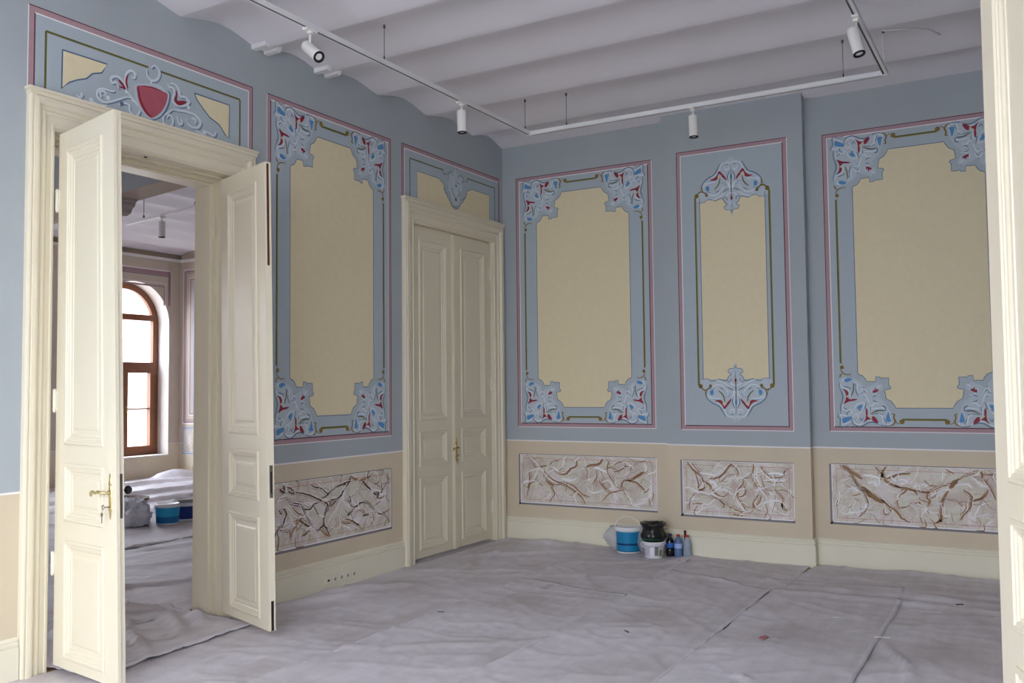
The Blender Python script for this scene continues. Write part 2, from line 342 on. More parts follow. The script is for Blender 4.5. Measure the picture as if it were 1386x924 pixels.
DATA = json.loads(r"""{"corner":[["P","pale",0.0,[[93,441],[108,469],[148,479],[195,474],[228,456],[260,439],[286,410],[298,376],[338,396],[364,403],[390,
416],[404,430],[423,409],[448,395],[441,367],[414,340],[388,326],[413,306],[438,278],[463,257],[482,223],[497,189],[512,155],[513,107],[503,66],[464,58],
[432,65],[400,82],[355,92],[316,81],[282,60],[249,49],[216,56],[200,73],[184,90],[157,69],[96,44],[98,117],[79,145],[86,159],[106,152],[104,201],[115,251],
[133,300],[127,335],[112,370],[96,405]]],["S","slate",6.8,[[93,434],[91,391],[106,349],[118,307],[109,258],[96,215],[96,159]]],["S","slate",5.8,[[78,159],
[73,131],[91,110],[92,39],[143,46],[196,36]]],["S","slate",6.8,[[188,125],[191,87],[210,59],[249,46],[282,54],[322,79],[361,85],[400,74],[445,53],[496,
54]]],["S","slate",6.1,[[126,395],[159,389],[192,373]]],["S","slate",6.1,[[174,188],[149,160],[156,142]]],["S","slate",6.8,[[292,390],[297,358],[323,337]]],
["S","slate",6.1,[[243,188],[280,192],[295,219]]],["S","slate",7.8,[[437,226],[462,216],[466,185]]],["S","slate",5.2,[[354,150],[396,161],[451,151]]],["S",
"slate",5.8,[[367,278],[380,264],[402,263]]],["S","slate",5.2,[[257,327],[284,339]]],["S","slate",5.2,[[422,154],[446,120],[474,69]]],["S","slate",5.2,
[[227,425],[225,376],[237,327],[250,313]]],["S","slate",5.2,[[211,118],[221,108],[235,125]]],["S","slate",6.1,[[124,216],[137,195],[154,198]]],["S","slate",
5.8,[[319,188],[300,209],[314,257]]],["S","slate",5.2,[[361,299],[387,313],[414,326]]],["S","slate",5.2,[[255,125],[267,98],[284,126]]],["S","slate",5.2,
[[346,216],[338,174],[347,154]]],["S","white",9.1,[[100,425],[107,398],[132,380],[159,373],[175,347],[178,300]]],["S","white",9.1,[[115,240],[119,201],
[147,184],[180,193],[194,172],[178,151]]],["S","white",8.4,[[200,125],[216,152],[240,139],[232,110],[213,117]]],["S","white",9.8,[[201,89],[230,66],[269,
69],[293,90]]],["S","white",8.4,[[213,184],[221,221],[255,249],[294,249],[288,209],[254,160],[227,159]]],["S","white",9.1,[[319,215],[332,195],[336,154]]],
["S","white",7.8,[[316,90],[355,102],[394,85],[425,61]]],["S","white",9.1,[[409,161],[440,127],[446,72]]],["S","white",9.1,[[468,71],[506,69],[504,120]]],
["S","white",10.6,[[352,201],[397,204],[436,208],[463,201]]],["S","white",7.8,[[214,432],[247,411],[240,376],[252,340]]],["S","white",9.8,[[264,338],[285,
372],[304,362],[323,335]]],["S","white",7.8,[[363,375],[362,347],[388,325],[428,318]]],["S","white",7.1,[[402,380],[422,395],[443,407]]],["S","white",9.7,
[[270,313],[303,323],[320,292],[334,251]]],["S","white",9.8,[[340,237],[360,226],[380,251],[413,242]]],["S","white",9.1,[[105,128],[92,144],[112,145],[145,
137],[180,142]]],["S","white",8.3,[[105,65],[144,72],[184,90]]],["S","white",8.3,[[127,437],[121,454],[148,468]]],["S","azure",5.8,[[194,439],[220,410],
[225,373]]],["S","azure",5.8,[[120,187],[140,167],[160,170]]],["S","azure",6.8,[[377,182],[416,195],[449,196]]],["S","azure",6.8,[[284,355],[286,313],[309,
299]]],["S","azure",5.8,[[411,216],[435,182],[461,161]]],["S","azure",5.2,[[92,398],[98,363],[107,328]]],["P","blue",0.0,[[135,456],[168,471],[202,460],
[182,443],[154,433],[139,438]]],["P","blue",0.0,[[113,116],[149,128],[185,132],[181,107],[154,90],[118,72],[109,96]]],["P","blue",0.0,[[234,212],[258,233],
[279,230],[270,207],[253,194],[237,200]]],["P","blue",0.0,[[476,148],[490,170],[498,127],[508,93],[467,94]]],["P","red",0.0,[[117,375],[152,361],[167,335],
[161,314],[173,284],[216,287],[241,282],[209,270],[169,263],[124,242],[141,279],[146,314],[137,349]]],["P","red",0.0,[[313,207],[320,188],[322,147],[328,
127],[347,112],[316,104],[281,76],[299,108],[306,147],[304,181]]],["P","red",0.0,[[356,134],[377,131],[396,106],[405,80],[374,87],[351,109]]],["P","red",
0.0,[[367,336],[369,361],[382,360],[387,382],[398,366],[407,369],[415,356],[392,342]]],["D","gold",9.1,[[158,308]]],["D","gold",9.1,[[326,141]]],["D","gold",
7.8,[[349,121]]],["S","olive",10.6,[[210,424],[208,362],[190,310]]],["S","olive",11.0,[[345,155],[384,178],[423,185],[466,185]]],["S","ochre",9.7,[[118,
602],[118,567]]],["D","ochre",16.7,[[118,564]]],["S","ochre",9.1,[[107,557],[113,528],[136,507],[162,499],[190,503]]],["S","ochre",10.4,[[119,509],[102,
493],[99,470]]],["S","ochre",7.1,[[189,515],[190,481]]],["S","ochre",12.1,[[513,155],[537,153],[530,128],[540,93],[523,66],[496,60]]],["S","ochre",6.5,
[[539,107],[555,80],[580,72]]],["D","ochre",21.2,[[595,91]]],["D","pale",6.1,[[592,89]]]],"center":[["P","pale",0.0,[[-340,390],[-336,473],[-268,479],[-238,
456],[-199,460],[-161,474],[-116,459],[-86,463],[-70,499],[-47,519],[-75,539],[-61,569],[-23,573],[11,602],[0,108],[-48,111],[-101,126],[-126,166],[-140,
214],[-197,246],[-250,268],[-287,315],[-301,375]]],["S","slate",5.3,[[-336,473],[-268,479],[-238,456],[-199,460],[-161,474],[-116,459],[-86,463],[-70,499],
[-47,519],[-75,539],[-61,569],[-23,573],[11,602]]],["S","slate",7.6,[[-301,375],[-280,300],[-227,253],[-167,224],[-132,170],[-104,126]]],["S","slate",6.8,
[[-87,403],[-50,380],[-24,375]]],["S","slate",6.8,[[-29,314],[-39,255],[-16,207]]],["S","slate",6.8,[[-58,185],[-54,152],[-31,147]]],["S","slate",6.1,[[-104,
314],[-63,310]]],["S","slate",5.8,[[-86,454],[-56,450],[-46,483]]],["S","slate",6.1,[[-259,382],[-239,393],[-205,385]]],["S","slate",6.1,[[-155,396],[-118,
381],[-88,366]]],["S","azure",6.8,[[-249,300],[-203,285],[-173,299]]],["S","azure",6.8,[[-96,344],[-74,329],[-43,336]]],["S","azure",6.1,[[-5,527],[-17,
498]]],["S","azure",5.2,[[-99,188],[-85,152],[-48,126]]],["S","white",10.6,[[-232,388],[-193,419],[-138,418],[-116,388],[-79,358],[-89,320]]],["S","white",
9.8,[[-264,300],[-203,296],[-148,293]]],["S","white",10.6,[[-45,283],[-28,343],[-12,380],[1,336]]],["S","white",8.4,[[-196,253],[-144,225],[-114,187],[-93,
143],[-33,121],[1,136]]],["S","white",9.1,[[-48,150],[-62,174],[-43,196],[-24,181],[-32,165]]],["S","white",9.8,[[-56,453],[-41,423],[7,411]]],["S","white",
9.1,[[-24,520],[-6,504],[-3,481]]],["S","white",9.1,[[-192,469],[-116,440],[-64,401]]],["S","white",9.1,[[-9,380],[-21,328],[-26,262],[-12,222]]],["S",
"white",8.3,[[-271,345],[-264,315],[-226,314]]],["P","red",0.0,[[-209,271],[-165,283],[-135,271],[-131,249],[-117,222],[-90,255],[-46,297],[-59,262],[-89,
224],[-118,196],[-143,239],[-173,262]]],["P","blue",0.0,[[-246,367],[-217,374],[-221,328],[-246,332]]],["P","blue",0.0,[[4,292],[3,233],[-10,236],[-14,
262]]],["P","red",0.0,[[-16,468],[1,481],[8,461],[7,425],[-11,448]]],["D","gold",11.4,[[-122,255]]],["D","gold",7.8,[[-102,244]]],["S","olive",11.7,[[-169,
368],[-134,336],[-116,299],[-111,261]]],["D","ochre",21.2,[[-339,410]]],["S","ochre",13.6,[[-341,405],[-309,377],[-278,377],[-239,415]]],["S","ochre",9.7,
[[-276,374],[-288,345],[-282,316]]],["D","ochre",14.4,[[-243,413]]]],"door2":[["P","pale",0.0,[[-107,-177],[-107,-123],[-27,-98],[16,-56],[48,-104],[125,
-95],[157,-125],[135,-172],[134,-215],[106,-275],[78,-329],[88,-363],[71,-409],[12,-437],[-36,-433],[-73,-391],[-99,-330],[-140,-302],[-129,-240]]],["S",
"slate",5.8,[[-134,-241],[-140,-284],[-99,-330],[-78,-392],[-36,-434],[12,-440],[71,-412],[99,-361]]],["S","slate",5.8,[[99,-361],[177,-317],[222,-254]]],
["S","slate",5.8,[[-197,-259],[-187,-305],[-135,-337]]],["S","slate",4.5,[[15,-165],[31,-192],[90,-193]]],["S","olive",6.3,[[-327,-109],[-216,-104]]],["S",
"dark",6.5,[[-221,-107],[-208,-140],[-175,-149],[-145,-128]]],["S","dark",6.2,[[-107,-174],[-123,-147],[-107,-120],[-69,-104],[-33,-138]]],["S","dark",
7.8,[[42,-140],[92,-107],[135,-117],[151,-144],[126,-169]]],["S","dark",6.5,[[162,-148],[212,-146],[233,-116],[207,-109]]],["S","dark",6.8,[[-56,-263],
[-59,-299],[-14,-333],[12,-364]]],["S","dark",6.8,[[57,-272],[91,-285],[34,-332]]],["D","dark",11.0,[[14,-225]]],["D","dark",7.8,[[129,-168]]],["D","olive",
18.2,[[12,-364]]],["D","dark",5.1,[[16,-56]]],["D","dark",6.8,[[-56,-266]]],["S","white",6.8,[[-38,-145],[-26,-179],[-50,-221]]],["S","white",6.8,[[14,
-250],[26,-290],[13,-316]]],["S","white",6.5,[[-82,-249],[-72,-307],[-30,-348]]],["S","white",6.5,[[90,-217],[112,-250],[89,-302]]],["S","white",5.1,[[-16,
-99],[5,-112],[-6,-139]]]],"shield":[["S","slate",11.4,[[-46,-147],[-42,-190],[-11,-211],[32,-194],[54,-147],[36,-114],[9,-108],[-12,-129]]],["S","slate",
11.4,[[-252,-335],[-269,-300],[-301,-311],[-309,-283],[-269,-261],[-229,-274],[-204,-310]]],["S","slate",9.1,[[-196,-323],[-208,-276],[-197,-221],[-164,
-193],[-135,-203],[-139,-233],[-159,-236]]],["S","slate",9.1,[[-280,-354],[-300,-366],[-363,-366],[-398,-387],[-405,-424],[-370,-449],[-323,-440],[-251,
-403],[-195,-373],[-154,-369]]],["S","slate",11.4,[[-370,-421],[-386,-397],[-363,-380],[-343,-393],[-355,-406]]],["S","slate",9.1,[[-454,-462],[-423,-471],
[-377,-476],[-330,-463]]],["S","slate",9.1,[[-251,-439],[-219,-419],[-178,-419],[-169,-460],[-136,-481],[-111,-467],[-94,-426],[-120,-396],[-162,-386]]],
["S","slate",11.4,[[-187,-342],[-162,-364],[-128,-391],[-111,-409]]],["S","slate",11.4,[[-544,-455],[-521,-466],[-505,-444],[-514,-433]]],["S","slate",
11.4,[[117,-196],[131,-215],[158,-215],[176,-241],[159,-291],[177,-317],[223,-320],[279,-297],[298,-269],[269,-261]]],["S","slate",11.4,[[139,-186],[185,
-188],[213,-223],[218,-252],[269,-250],[293,-278]]],["S","slate",11.4,[[159,-360],[123,-392],[88,-424],[88,-469],[129,-485],[160,-459],[160,-421],[133,
-405],[110,-433]]],["S","slate",11.4,[[159,-360],[205,-355],[270,-346],[346,-350],[395,-385],[376,-429],[328,-440],[290,-427],[271,-393]]],["S","slate",
11.4,[[318,-381],[346,-381],[352,-411]]],["S","slate",11.4,[[347,-459],[395,-463],[444,-467]]],["S","slate",11.4,[[415,-443],[464,-447],[514,-455],[534,
-422]]],["S","slate",11.4,[[196,-396],[215,-445],[238,-432],[224,-404]]],["S","slate",11.4,[[-3,-208],[-11,-237],[50,-238],[104,-253]]],["S","pale",16.7,
[[-56,-141],[-51,-184],[-21,-205],[23,-188],[44,-141],[26,-108],[0,-101],[-22,-123]]],["S","pale",16.7,[[-261,-329],[-278,-294],[-310,-305],[-318,-277],
[-278,-255],[-238,-268],[-213,-304]]],["S","pale",16.7,[[-205,-316],[-218,-269],[-206,-215],[-173,-187],[-144,-197],[-148,-227],[-169,-230]]],["S","pale",
13.3,[[-289,-348],[-309,-360],[-372,-360],[-406,-381],[-413,-418],[-378,-443],[-332,-434],[-260,-397],[-204,-367],[-163,-363]]],["S","pale",16.7,[[-379,
-415],[-395,-391],[-372,-374],[-352,-386],[-363,-400]]],["S","pale",13.3,[[-462,-456],[-432,-465],[-386,-470],[-339,-457]]],["S","pale",13.3,[[-260,-433],
[-228,-413],[-187,-413],[-178,-454],[-145,-475],[-120,-461],[-104,-420],[-129,-390],[-171,-380]]],["S","pale",16.7,[[-196,-336],[-171,-358],[-138,-385],
[-121,-403]]],["S","pale",16.7,[[-552,-449],[-530,-460],[-514,-439],[-523,-427]]],["S","pale",16.7,[[107,-190],[121,-209],[148,-209],[166,-234],[149,-285],
[167,-310],[213,-313],[269,-291],[287,-263],[259,-255]]],["S","pale",16.7,[[129,-180],[175,-182],[203,-216],[208,-246],[259,-243],[283,-272]]],["S","pale",
16.7,[[149,-353],[114,-385],[78,-417],[79,-462],[119,-479],[150,-452],[150,-414],[123,-398],[101,-427]]],["S","pale",16.7,[[149,-353],[195,-349],[260,-340],
[336,-343],[384,-378],[365,-422],[317,-434],[279,-420],[260,-386]]],["S","pale",16.7,[[307,-374],[336,-374],[341,-404]]],["S","pale",20.0,[[337,-452],[385,
-456],[434,-460]]],["S","pale",16.7,[[404,-436],[453,-440],[503,-448],[523,-415]]],["S","pale",16.7,[[186,-390],[205,-438],[228,-425],[214,-398]]],["S",
"pale",16.7,[[-12,-202],[-20,-231],[41,-232],[94,-247]]],["S","white",6.8,[[-59,-140],[-55,-183],[-24,-204],[19,-187],[40,-139],[23,-107],[-4,-100],[-25,
-122]]],["S","white",5.5,[[-265,-328],[-281,-293],[-313,-304],[-321,-276],[-282,-254],[-241,-267],[-216,-303]]],["S","white",6.8,[[-208,-315],[-221,-268],
[-209,-214],[-177,-186],[-148,-196],[-151,-226],[-172,-229]]],["S","white",6.8,[[-292,-346],[-312,-359],[-375,-359],[-409,-379],[-416,-416],[-381,-442],
[-335,-433],[-264,-396],[-207,-366],[-166,-362]]],["S","white",5.5,[[-382,-414],[-398,-390],[-375,-373],[-355,-385],[-366,-399]]],["S","white",6.8,[[-465,
-454],[-435,-463],[-389,-468],[-342,-456]]],["S","white",6.8,[[-263,-431],[-231,-412],[-190,-412],[-182,-453],[-148,-473],[-123,-460],[-107,-419],[-133,
-389],[-174,-378]]],["S","white",5.5,[[-200,-335],[-175,-357],[-141,-384],[-124,-401]]],["S","white",5.5,[[-555,-448],[-533,-459],[-517,-437],[-526,-426]]],
["S","white",6.8,[[103,-189],[117,-208],[144,-208],[163,-233],[145,-284],[163,-309],[209,-312],[265,-290],[283,-261],[255,-253]]],["S","white",6.8,[[126,
-179],[171,-181],[199,-215],[204,-244],[255,-242],[279,-270]]],["S","white",6.8,[[146,-352],[110,-384],[75,-416],[75,-461],[115,-477],[147,-451],[146,-413],
[119,-397],[97,-425]]],["S","white",6.8,[[146,-352],[191,-348],[256,-338],[332,-342],[380,-377],[361,-421],[314,-432],[276,-418],[256,-385]]],["S","white",
6.8,[[303,-373],[332,-373],[337,-403]]],["S","white",6.8,[[333,-451],[381,-455],[430,-459]]],["S","white",6.8,[[400,-435],[449,-439],[499,-446],[519,-414]]],
["S","white",6.8,[[182,-388],[201,-437],[224,-424],[210,-396]]],["S","white",6.8,[[-16,-201],[-24,-229],[37,-231],[90,-246]]],["P","slate",0.0,[[-134,-261],
[-20,-231],[76,-237],[128,-245],[129,-298],[109,-364],[61,-429],[-9,-471],[-52,-466],[-104,-427],[-128,-382],[-140,-320]]],["P","pale",0.0,[[-143,-266],
[-21,-228],[67,-236],[117,-248],[117,-297],[95,-360],[52,-424],[-9,-462],[-65,-458],[-112,-415],[-138,-371],[-147,-322]]],["P","red2",0.0,[[-131,-276],
[-97,-262],[-55,-252],[6,-249],[67,-254],[103,-259],[104,-297],[86,-347],[51,-402],[-1,-446],[-27,-453],[-61,-438],[-95,-403],[-117,-365],[-128,-317]]],
["S","red",15.2,[[-122,-275],[-113,-335],[-87,-390],[-53,-429],[-14,-448]]],["S","red",7.3,[[-93,-263],[-12,-251],[69,-256]]],["S","red",12.1,[[-266,-273],
[-239,-294],[-214,-319]]],["S","red",8.5,[[-262,-315],[-237,-315],[-217,-320]]],["S","red",11.4,[[-198,-220],[-210,-267],[-198,-309]]],["P","red",0.0,[[171,
-214],[186,-236],[185,-283],[222,-274],[259,-269],[250,-288],[204,-312],[172,-305],[160,-278],[171,-248]]],["D","white",15.2,[[-340,-408]]],["D","white",
13.6,[[-455,-453]]],["D","slate",15.2,[[-240,-420]]],["D","white",12.1,[[278,-305]]],["D","white",16.4,[[414,-445]]],["D","white",11.4,[[-209,-333]]]],
"_fieldcorner":[["P","c",0.0,[[248,606],[248,516],[252,502],[288,487],[313,455],[319,436],[391,435],[394,478],[431,474],[436,458],[450,466],[500,465],[498,
405],[515,381],[505,370],[463,360],[474,288],[515,264],[536,233],[551,206],[708,206]]]],"m1":[["br",17.0,[[265,891],[331,817],[398,778],[504,782]]],["br",
10.9,[[278,874],[371,766],[438,780]]],["br",31.5,[[464,734],[502,655],[554,605],[593,612]]],["br",12.7,[[450,745],[594,635],[722,595],[849,521],[911,468],
[948,408]]],["br",12.1,[[645,626],[799,598],[899,512],[999,484]]],["br",12.1,[[543,795],[597,843],[649,844]]],["br",18.2,[[569,767],[634,717],[724,709],
[776,757],[840,793],[854,851]]],["br",12.7,[[697,605],[593,589],[566,553],[592,497],[538,414]]],["br",23.3,[[954,786],[1029,811],[1104,825],[1142,871]]],
["br",11.7,[[1179,883],[1203,839],[1189,761],[1224,684],[1284,609],[1355,579],[1402,504],[1437,462]]],["br",10.6,[[1263,808],[1324,854],[1384,834],[1371,
790],[1286,753],[1238,763]]],["br",12.7,[[1360,811],[1443,803],[1527,850],[1609,874]]],["br",21.2,[[1381,674],[1453,683],[1536,730],[1619,771]]],["br",
14.5,[[1344,590],[1369,668],[1476,662],[1558,611],[1598,569],[1639,603]]],["br",9.5,[[1367,580],[1283,554],[1210,528],[1122,445]]],["br",9.5,[[1066,756],
[1071,689],[1026,620]]],["br",12.1,[[274,540],[302,588],[382,615],[461,572]]],["br",10.9,[[1101,657],[1149,592],[1222,551]]],["br",9.7,[[290,716],[302,
623],[259,446]]],["br",8.5,[[1626,516],[1647,430]]],["wh",14.5,[[285,886],[372,812],[424,768]]],["wh",14.5,[[290,716],[384,749],[450,745],[502,666],[619,
602]]],["wh",21.2,[[672,661],[774,643],[851,669]]],["wh",12.1,[[828,839],[880,886]]],["wh",10.9,[[207,584],[315,623],[409,604]]],["wh",21.8,[[1041,778],
[1103,774],[1189,738]]],["wh",12.7,[[1126,635],[1200,661],[1247,596],[1198,572]]],["wh",10.9,[[876,602],[952,650],[1027,676]]],["wh",12.7,[[1360,855],[1420,
835],[1479,793]]],["wh",12.1,[[976,573],[1025,530],[1137,558]]],["wh",12.1,[[1367,569],[1414,505],[1472,432],[1578,459]]],["wh",17.0,[[1586,852],[1608,
798],[1595,754]]],["wh",9.5,[[1421,890],[1527,883],[1633,875]]],["wh",17.0,[[569,773],[621,751],[647,729]]],["wh",9.7,[[1664,681],[1650,550],[1614,494]]]],
"m2":[["br",17.0,[[2065,881],[2118,815],[2172,775],[2225,714],[2277,675],[2319,615],[2371,577]]],["br",10.6,[[2109,877],[2151,816],[2225,735]]],["br",12.7,
[[2139,784],[2170,681],[2169,629],[2223,642],[2214,714]]],["br",14.5,[[2493,879],[2451,837],[2386,762],[2332,740],[2268,727]]],["br",10.6,[[2472,879],[2534,
830],[2553,769]]],["br",9.1,[[2395,711],[2449,765],[2512,788]]],["br",14.8,[[2349,545],[2422,507],[2505,471],[2587,446],[2649,449],[2691,502]]],["br",10.9,
[[2168,597],[2275,582],[2349,545],[2411,497],[2368,443]]],["br",9.1,[[2146,596],[2090,531],[2078,436]]],["br",12.7,[[2690,886],[2688,825],[2666,774],[2594,
750]]],["br",8.2,[[2666,763],[2705,694],[2725,675]]],["br",14.8,[[2750,868],[2789,809],[2828,780]]],["br",12.7,[[2594,740],[2582,689],[2540,636],[2538,
575],[2578,516],[2608,457]]],["br",10.9,[[2593,689],[2612,640],[2590,588],[2549,586]]],["br",12.7,[[2744,616],[2702,563],[2691,502],[2750,465]]],["br",
10.6,[[2754,606],[2743,555],[2711,503]]],["br",14.5,[[2856,691],[2895,633],[2943,586],[2941,506],[2980,479]]],["br",12.7,[[3029,867],[2969,825],[2958,785],
[2818,760]]],["br",19.1,[[2932,546],[2941,496]]],["br",9.5,[[2797,739],[2877,722],[2977,746]]],["br",10.6,[[2111,485],[2155,503],[2220,491]]],["br",12.7,
[[2493,420],[2545,413],[2586,405]]],["wh",14.8,[[2038,644],[2104,636],[2147,607],[2276,592],[2350,576]]],["wh",12.7,[[2035,497],[2101,521],[2135,585]]],
["wh",14.8,[[2172,785],[2258,778],[2333,771],[2430,846]]],["wh",21.2,[[2278,717],[2331,688],[2330,647]]],["wh",10.9,[[2330,636],[2425,631],[2497,593]]],
["wh",10.9,[[2512,767],[2573,750],[2657,804]]],["wh",21.2,[[2819,800],[2899,808],[2958,790]]],["wh",12.7,[[2694,649],[2776,667],[2857,701],[2908,763]]],
["wh",14.8,[[2528,554],[2567,485],[2628,448],[2680,481]]],["wh",10.9,[[2711,503],[2813,549],[2932,555],[2980,499]]],["wh",10.6,[[2730,867],[2718,786],[2726,
726]]],["wh",17.0,[[2897,733],[2977,746]]],["wh",8.2,[[2427,733],[2511,757],[2552,728]]],["wh",10.6,[[2323,822],[2356,854],[2430,841]]],["wh",9.1,[[2569,
566],[2611,589]]],["wh",8.5,[[3014,679],[3022,610]]],["wh",12.7,[[2172,764],[2213,693],[2212,641]]]],"m3":[["br",15.5,[[3422,888],[3466,842],[3532,773],
[3585,682],[3672,616]]],["br",19.9,[[3445,888],[3533,821],[3610,777]]],["br",38.6,[[3597,706],[3673,651],[3727,607],[3781,587]]],["br",15.5,[[3749,620],
[3813,554],[3876,512],[3917,457],[3975,426]]],["br",11.0,[[3521,773],[3564,704],[3663,662]]],["br",13.2,[[3618,648],[3649,568],[3625,497],[3568,452]]],
["br",15.5,[[3713,886],[3734,852],[3766,818],[3754,771]]],["br",15.5,[[3801,889],[3766,830],[3787,772],[3861,729],[3925,721]]],["br",15.5,[[3798,784],[3864,
810],[3918,830],[3993,833]]],["br",18.0,[[3861,724],[3968,711],[4031,697],[4114,690],[4178,721],[4240,747],[4302,772]]],["br",28.7,[[4291,726],[4323,773],
[4344,796]]],["br",15.5,[[4344,796],[4405,832],[4456,856],[4507,886]]],["br",13.2,[[4125,696],[4118,639],[4133,606],[4100,559]]],["br",11.0,[[3914,697],
[3957,694],[3880,627],[3898,536]]],["br",11.0,[[3899,547],[3963,562],[4038,601],[4069,574]]],["br",9.9,[[3999,701],[4050,653]]],["br",11.0,[[4237,645],
[4318,627],[4387,575]]],["br",15.5,[[4392,720],[4441,678],[4449,634],[4427,555],[4385,508],[4364,468]]],["br",15.5,[[4449,634],[4509,648],[4550,683],[4571,
728]]],["br",17.7,[[4280,703],[4237,634],[4224,555],[4211,464],[4169,428]]],["br",13.2,[[4466,834],[4534,804],[4581,751],[4627,654]]],["br",15.5,[[4527,
881],[4534,815]]],["br",13.2,[[4565,860],[4624,846]]],["br",9.9,[[3769,528],[3778,483],[3833,509],[3801,530]]],["br",9.9,[[4265,882],[4325,845]]],["br",
11.6,[[3414,603],[3378,529]]],["br",9.9,[[4096,785],[4127,753],[4189,744]]],["br",15.5,[[4201,463],[4221,442]]],["wh",22.1,[[3461,652],[3518,690],[3574,
669]]],["wh",28.3,[[3490,477],[3558,493],[3614,519],[3638,567]]],["wh",24.3,[[3643,743],[3698,757],[3719,711]]],["wh",17.7,[[3611,812],[3700,804],[3743,
782],[3741,724]]],["wh",22.1,[[3862,764],[3927,778],[3969,769]]],["wh",24.3,[[4011,725],[4064,750],[4126,741]]],["wh",15.5,[[3798,808],[3886,840],[3972,
849]]],["wh",24.3,[[4145,652],[4208,689],[4280,715]]],["wh",13.2,[[4056,477],[4099,536],[4173,574],[4225,600]]],["wh",13.2,[[3404,661],[3414,603],[3389,
542]]],["wh",13.2,[[4342,751],[4413,765],[4462,734]]],["wh",13.2,[[4455,823],[4523,770],[4591,740]]],["wh",9.9,[[4445,501],[4525,517],[4624,556]]],["wh",
11.6,[[3879,604],[3902,662],[3946,699]]],["wh",11.0,[[4225,588],[4233,510],[4273,490]]],["wh",9.9,[[4244,870],[4231,780]]],["wh",13.2,[[4466,834],[4516,
858]]],["wh",11.6,[[3466,842],[3510,796]]],["wh",11.0,[[4562,443],[4592,477]]]],"m0":[["dk",16.4,[[-3326,852],[-3279,830],[-3285,881]]],["dk",9.1,[[-3279,
872],[-3196,839],[-3178,803],[-3244,827]]],["dk",10.9,[[-3178,820],[-3074,796],[-2962,758],[-2859,716],[-2793,673],[-2819,614],[-2839,537],[-2793,469],
[-2767,420]]],["dk",10.0,[[-2987,852],[-2923,828],[-2859,813],[-2806,772],[-2787,752],[-2872,744]]],["dk",10.9,[[-2793,762],[-2700,806],[-2590,832],[-2506,
842]]],["dk",12.7,[[-2506,888],[-2534,836],[-2590,786],[-2645,728],[-2727,710],[-2806,710]]],["br",16.4,[[-2506,879],[-2449,846],[-2420,862]]],["br",12.7,
[[-2406,833],[-2318,843],[-2244,865]]],["dk",14.8,[[-2362,829],[-2318,787],[-2244,732]]],["br",9.1,[[-2303,842],[-2214,800],[-2153,790],[-2214,781]]],["dk",
25.5,[[-2229,712],[-2153,694],[-2169,667]]],["br",12.7,[[-2184,669],[-2107,660],[-2061,675]]],["dk",10.9,[[-2028,846],[-2013,806],[-2060,752],[-2123,700]]],
["br",9.1,[[-2021,816],[-1997,765]]],["dk",9.1,[[-3279,788],[-3220,740],[-3160,716],[-3099,700],[-3049,634],[-3012,577],[-2961,518],[-2910,485]]],["dk",
10.6,[[-3220,773],[-3172,734],[-3111,719],[-3062,678],[-2999,667],[-2949,700],[-2898,703]]],["br",12.7,[[-3196,703],[-3135,653],[-3074,620],[-3111,599],
[-3147,561],[-3195,517],[-3207,451]]],["dk",14.5,[[-3290,706],[-3255,660],[-3290,589],[-3325,568],[-3371,517],[-3382,477]]],["dk",10.6,[[-3337,703],[-3302,
657]]],["br",12.7,[[-3325,552],[-3231,522],[-3207,476]]],["dk",12.7,[[-3111,599],[-3049,556],[-2999,532]]],["dk",10.9,[[-2740,712],[-2780,662],[-2806,612]]],
["dk",12.7,[[-2590,695],[-2548,681],[-2506,639],[-2449,624],[-2392,645],[-2304,639],[-2245,590],[-2154,531],[-2077,512],[-1999,434]]],["dk",10.9,[[-2464,
616],[-2521,577],[-2590,549]]],["dk",10.9,[[-2686,697],[-2767,661]]],["br",10.9,[[-2590,540],[-2492,509],[-2421,463],[-2363,417]]],["dk",12.7,[[-2478,498],
[-2392,459]]],["br",9.1,[[-2659,576],[-2645,529],[-2727,486],[-2780,458]]],["br",9.1,[[-2645,529],[-2590,504],[-2507,497]]],["br",8.5,[[-2245,562],[-2215,
491],[-2260,441]]],["dk",10.6,[[-2363,539],[-2275,537]]],["br",9.1,[[-3086,467],[-3049,496],[-2986,496]]],["dk",10.9,[[-2910,485],[-2859,513],[-2833,536]]],
["br",10.9,[[-2884,499],[-2819,446],[-2767,429]]],["dk",9.1,[[-2534,725],[-2506,658]]],["br",7.3,[[-2139,510],[-1999,541]]],["dk",12.7,[[-3074,474],[-3024,
493]]],["wh",7.3,[[-3337,720],[-3337,778],[-3279,801],[-3196,788],[-3184,736]]],["wh",6.8,[[-2936,882],[-2872,832],[-2793,771]]],["wh",10.0,[[-2780,725],
[-2859,716]]],["wh",12.7,[[-2753,731],[-2672,731],[-2590,795],[-2562,829]]],["wh",7.3,[[-2645,701],[-2673,650],[-2740,595],[-2780,538]]],["wh",7.3,[[-2632,
709],[-2562,646],[-2492,619]]],["wh",10.9,[[-2478,618],[-2549,571],[-2604,533]]],["wh",9.1,[[-3290,714],[-3231,699],[-3159,631],[-3062,610]]],["wh",8.2,
[[-3184,744],[-3062,722],[-2936,711]]],["wh",9.1,[[-3049,513],[-2987,522],[-2936,497]]],["wh",8.2,[[-2590,795],[-2604,733],[-2645,701]]],["wh",14.5,[[-2138,
692],[-2076,696]]],["wh",7.3,[[-2275,565],[-2154,551],[-2092,533]]],["wh",8.2,[[-2493,481],[-2392,421]]]]}""")

